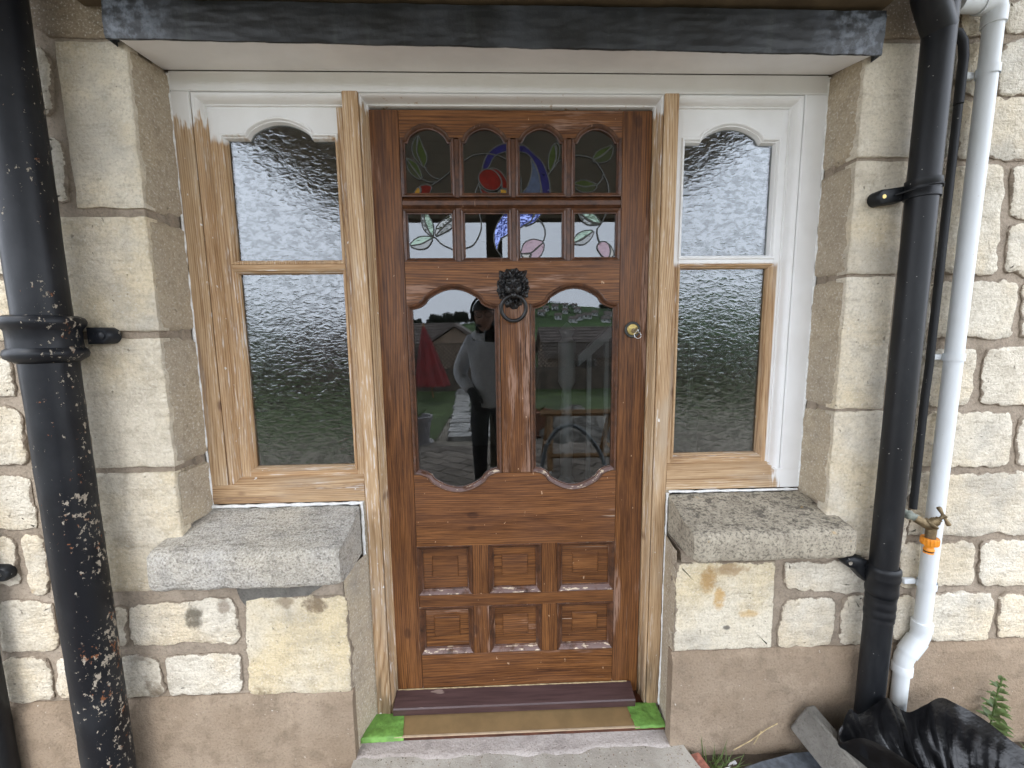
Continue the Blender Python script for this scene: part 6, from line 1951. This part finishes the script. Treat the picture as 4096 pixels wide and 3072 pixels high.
for s in (1, -1):
    hm.lathe(HC + Vector((0.077 * s, -0.005, -0.005)), [(0.0, -0.006), (0.017, -0.005), (0.021, 0.0), (0.016, 0.006), (0.0, 0.004)], 12, (1, 0.3 * s, 0))
hm.build('head', MAT['skin_tone'], person, angle=80)
cp = MB()
cp.grid(lambda u, v: HC + Vector((0.085 * math.cos(u * 6.2832) * math.cos(v * 1.57), 0.104 * math.sin(u * 6.2832) * math.cos(v * 1.57), 0.035 + 0.092 * math.sin(v * 1.57))), 32, 10, closed_u=True)
cp.build('cap', MAT['black_cloth'], person, angle=80)
gl = MB()
for s in (1, -1):
    gl.tube([HC + Vector((0.034 * s + 0.027 * math.cos(a), 0.100, 0.004 + 0.020 * math.sin(a))) for a in [i / 16 * 2 * math.pi for i in range(17)]], 0.0035, 6, caps=False)
    gl.tube([HC + Vector((0.060 * s, 0.098, 0.008)), HC + Vector((0.08 * s, 0.02, 0.012))], 0.003, 6)
gl.build('glasses', MAT['phone_black'], person, angle=80)
hp = MB()
hp.tube([HC + Vector((0.098 * math.cos(a), 0.0, 0.02 + 0.125 * math.sin(a))) for a in [i / 18 * math.pi for i in range(19)]], 0.009, 8)
for s in (1, -1):
    hp.lathe(HC + Vector((0.076 * s, 0, 0.0)), [(0.034, 0.0), (0.040, 0.006), (0.038, 0.022), (0.0, 0.026)], 18, (s, 0, 0))
hp.build('headphones', MAT['phone_black'], person, angle=60)
# hands: one at the pocket, one round the phone
def hand(palm, dirs, mat='skin_tone'):
    m = MB()
    m.tube(palm, [0.030, 0.036, 0.034], 12)
    for d in dirs:
        m.tube(catmull(d, 4), 0.0088, 8)
    m.build('hand', MAT[mat], person, angle=80)
p = Vector((-0.185, PY + 0.115, 1.005))
hand([p + Vector((-0.015, -0.01, 0.03)), p + Vector((0, 0.005, -0.01)), p + Vector((0.012, 0.01, -0.045))],
     [[p + Vector((0.012 + 0.014 * (k - 1.5), 0.012, -0.045)), p + Vector((0.02 + 0.015 * (k - 1.5), 0.022, -0.08)), p + Vector((0.026 + 0.013 * (k - 1.5), 0.012, -0.105 - 0.008 * (1.5 - abs(k - 1.5))))] for k in range(4)]
     + [[p + Vector((0.02, 0.02, 0.005)), p + Vector((0.05, 0.03, -0.02)), p + Vector((0.058, 0.03, -0.05))]], 'black_cloth')
q = Vector((0.078, -1.368, 1.41))
hand([q + Vector((0.01, -0.02, -0.05)), q + Vector((0.008, -0.005, -0.02)), q + Vector((0.004, 0.0, 0.012))],
     [[q + Vector((0.006, 0.006, -0.03 + 0.019 * k)), q + Vector((0.006, 0.040, -0.025 + 0.019 * k)), q + Vector((-0.014, 0.048, -0.025 + 0.019 * k))] for k in range(4)]
     + [[q + Vector((0.0, -0.012, 0.0)), q + Vector((-0.03, -0.002, 0.02)), q + Vector((-0.045, 0.008, 0.03))]])
ph = thing('phone', 'dark phone held up sideways by the person', 'phone', (-0.012, -1.335, 1.445))
MB().box(-0.092, 0.070, -1.343, -1.334, 1.408, 1.484, 0.003, 2).build('phone_body', MAT['phone_black'], ph)
fr = MB()
cs = [(-0.0925, 1.4075), (0.0705, 1.4075), (0.0705, 1.4845), (-0.0925, 1.4845)]
fr.sweep(cs, [(0.0, -1.3345), (-0.0012, -1.336), (-0.0012, -1.341), (0.0, -1.3425)], closed=True)
fr.build('phone_frame', MAT['phone_edge'], ph)
MB().lathe((0.045, -1.334, 1.462), [(0.009, 0.001), (0.009, 0.003), (0.0, 0.003)], 16, (0, 1, 0)).build('lens', MAT['phone_edge'], ph)
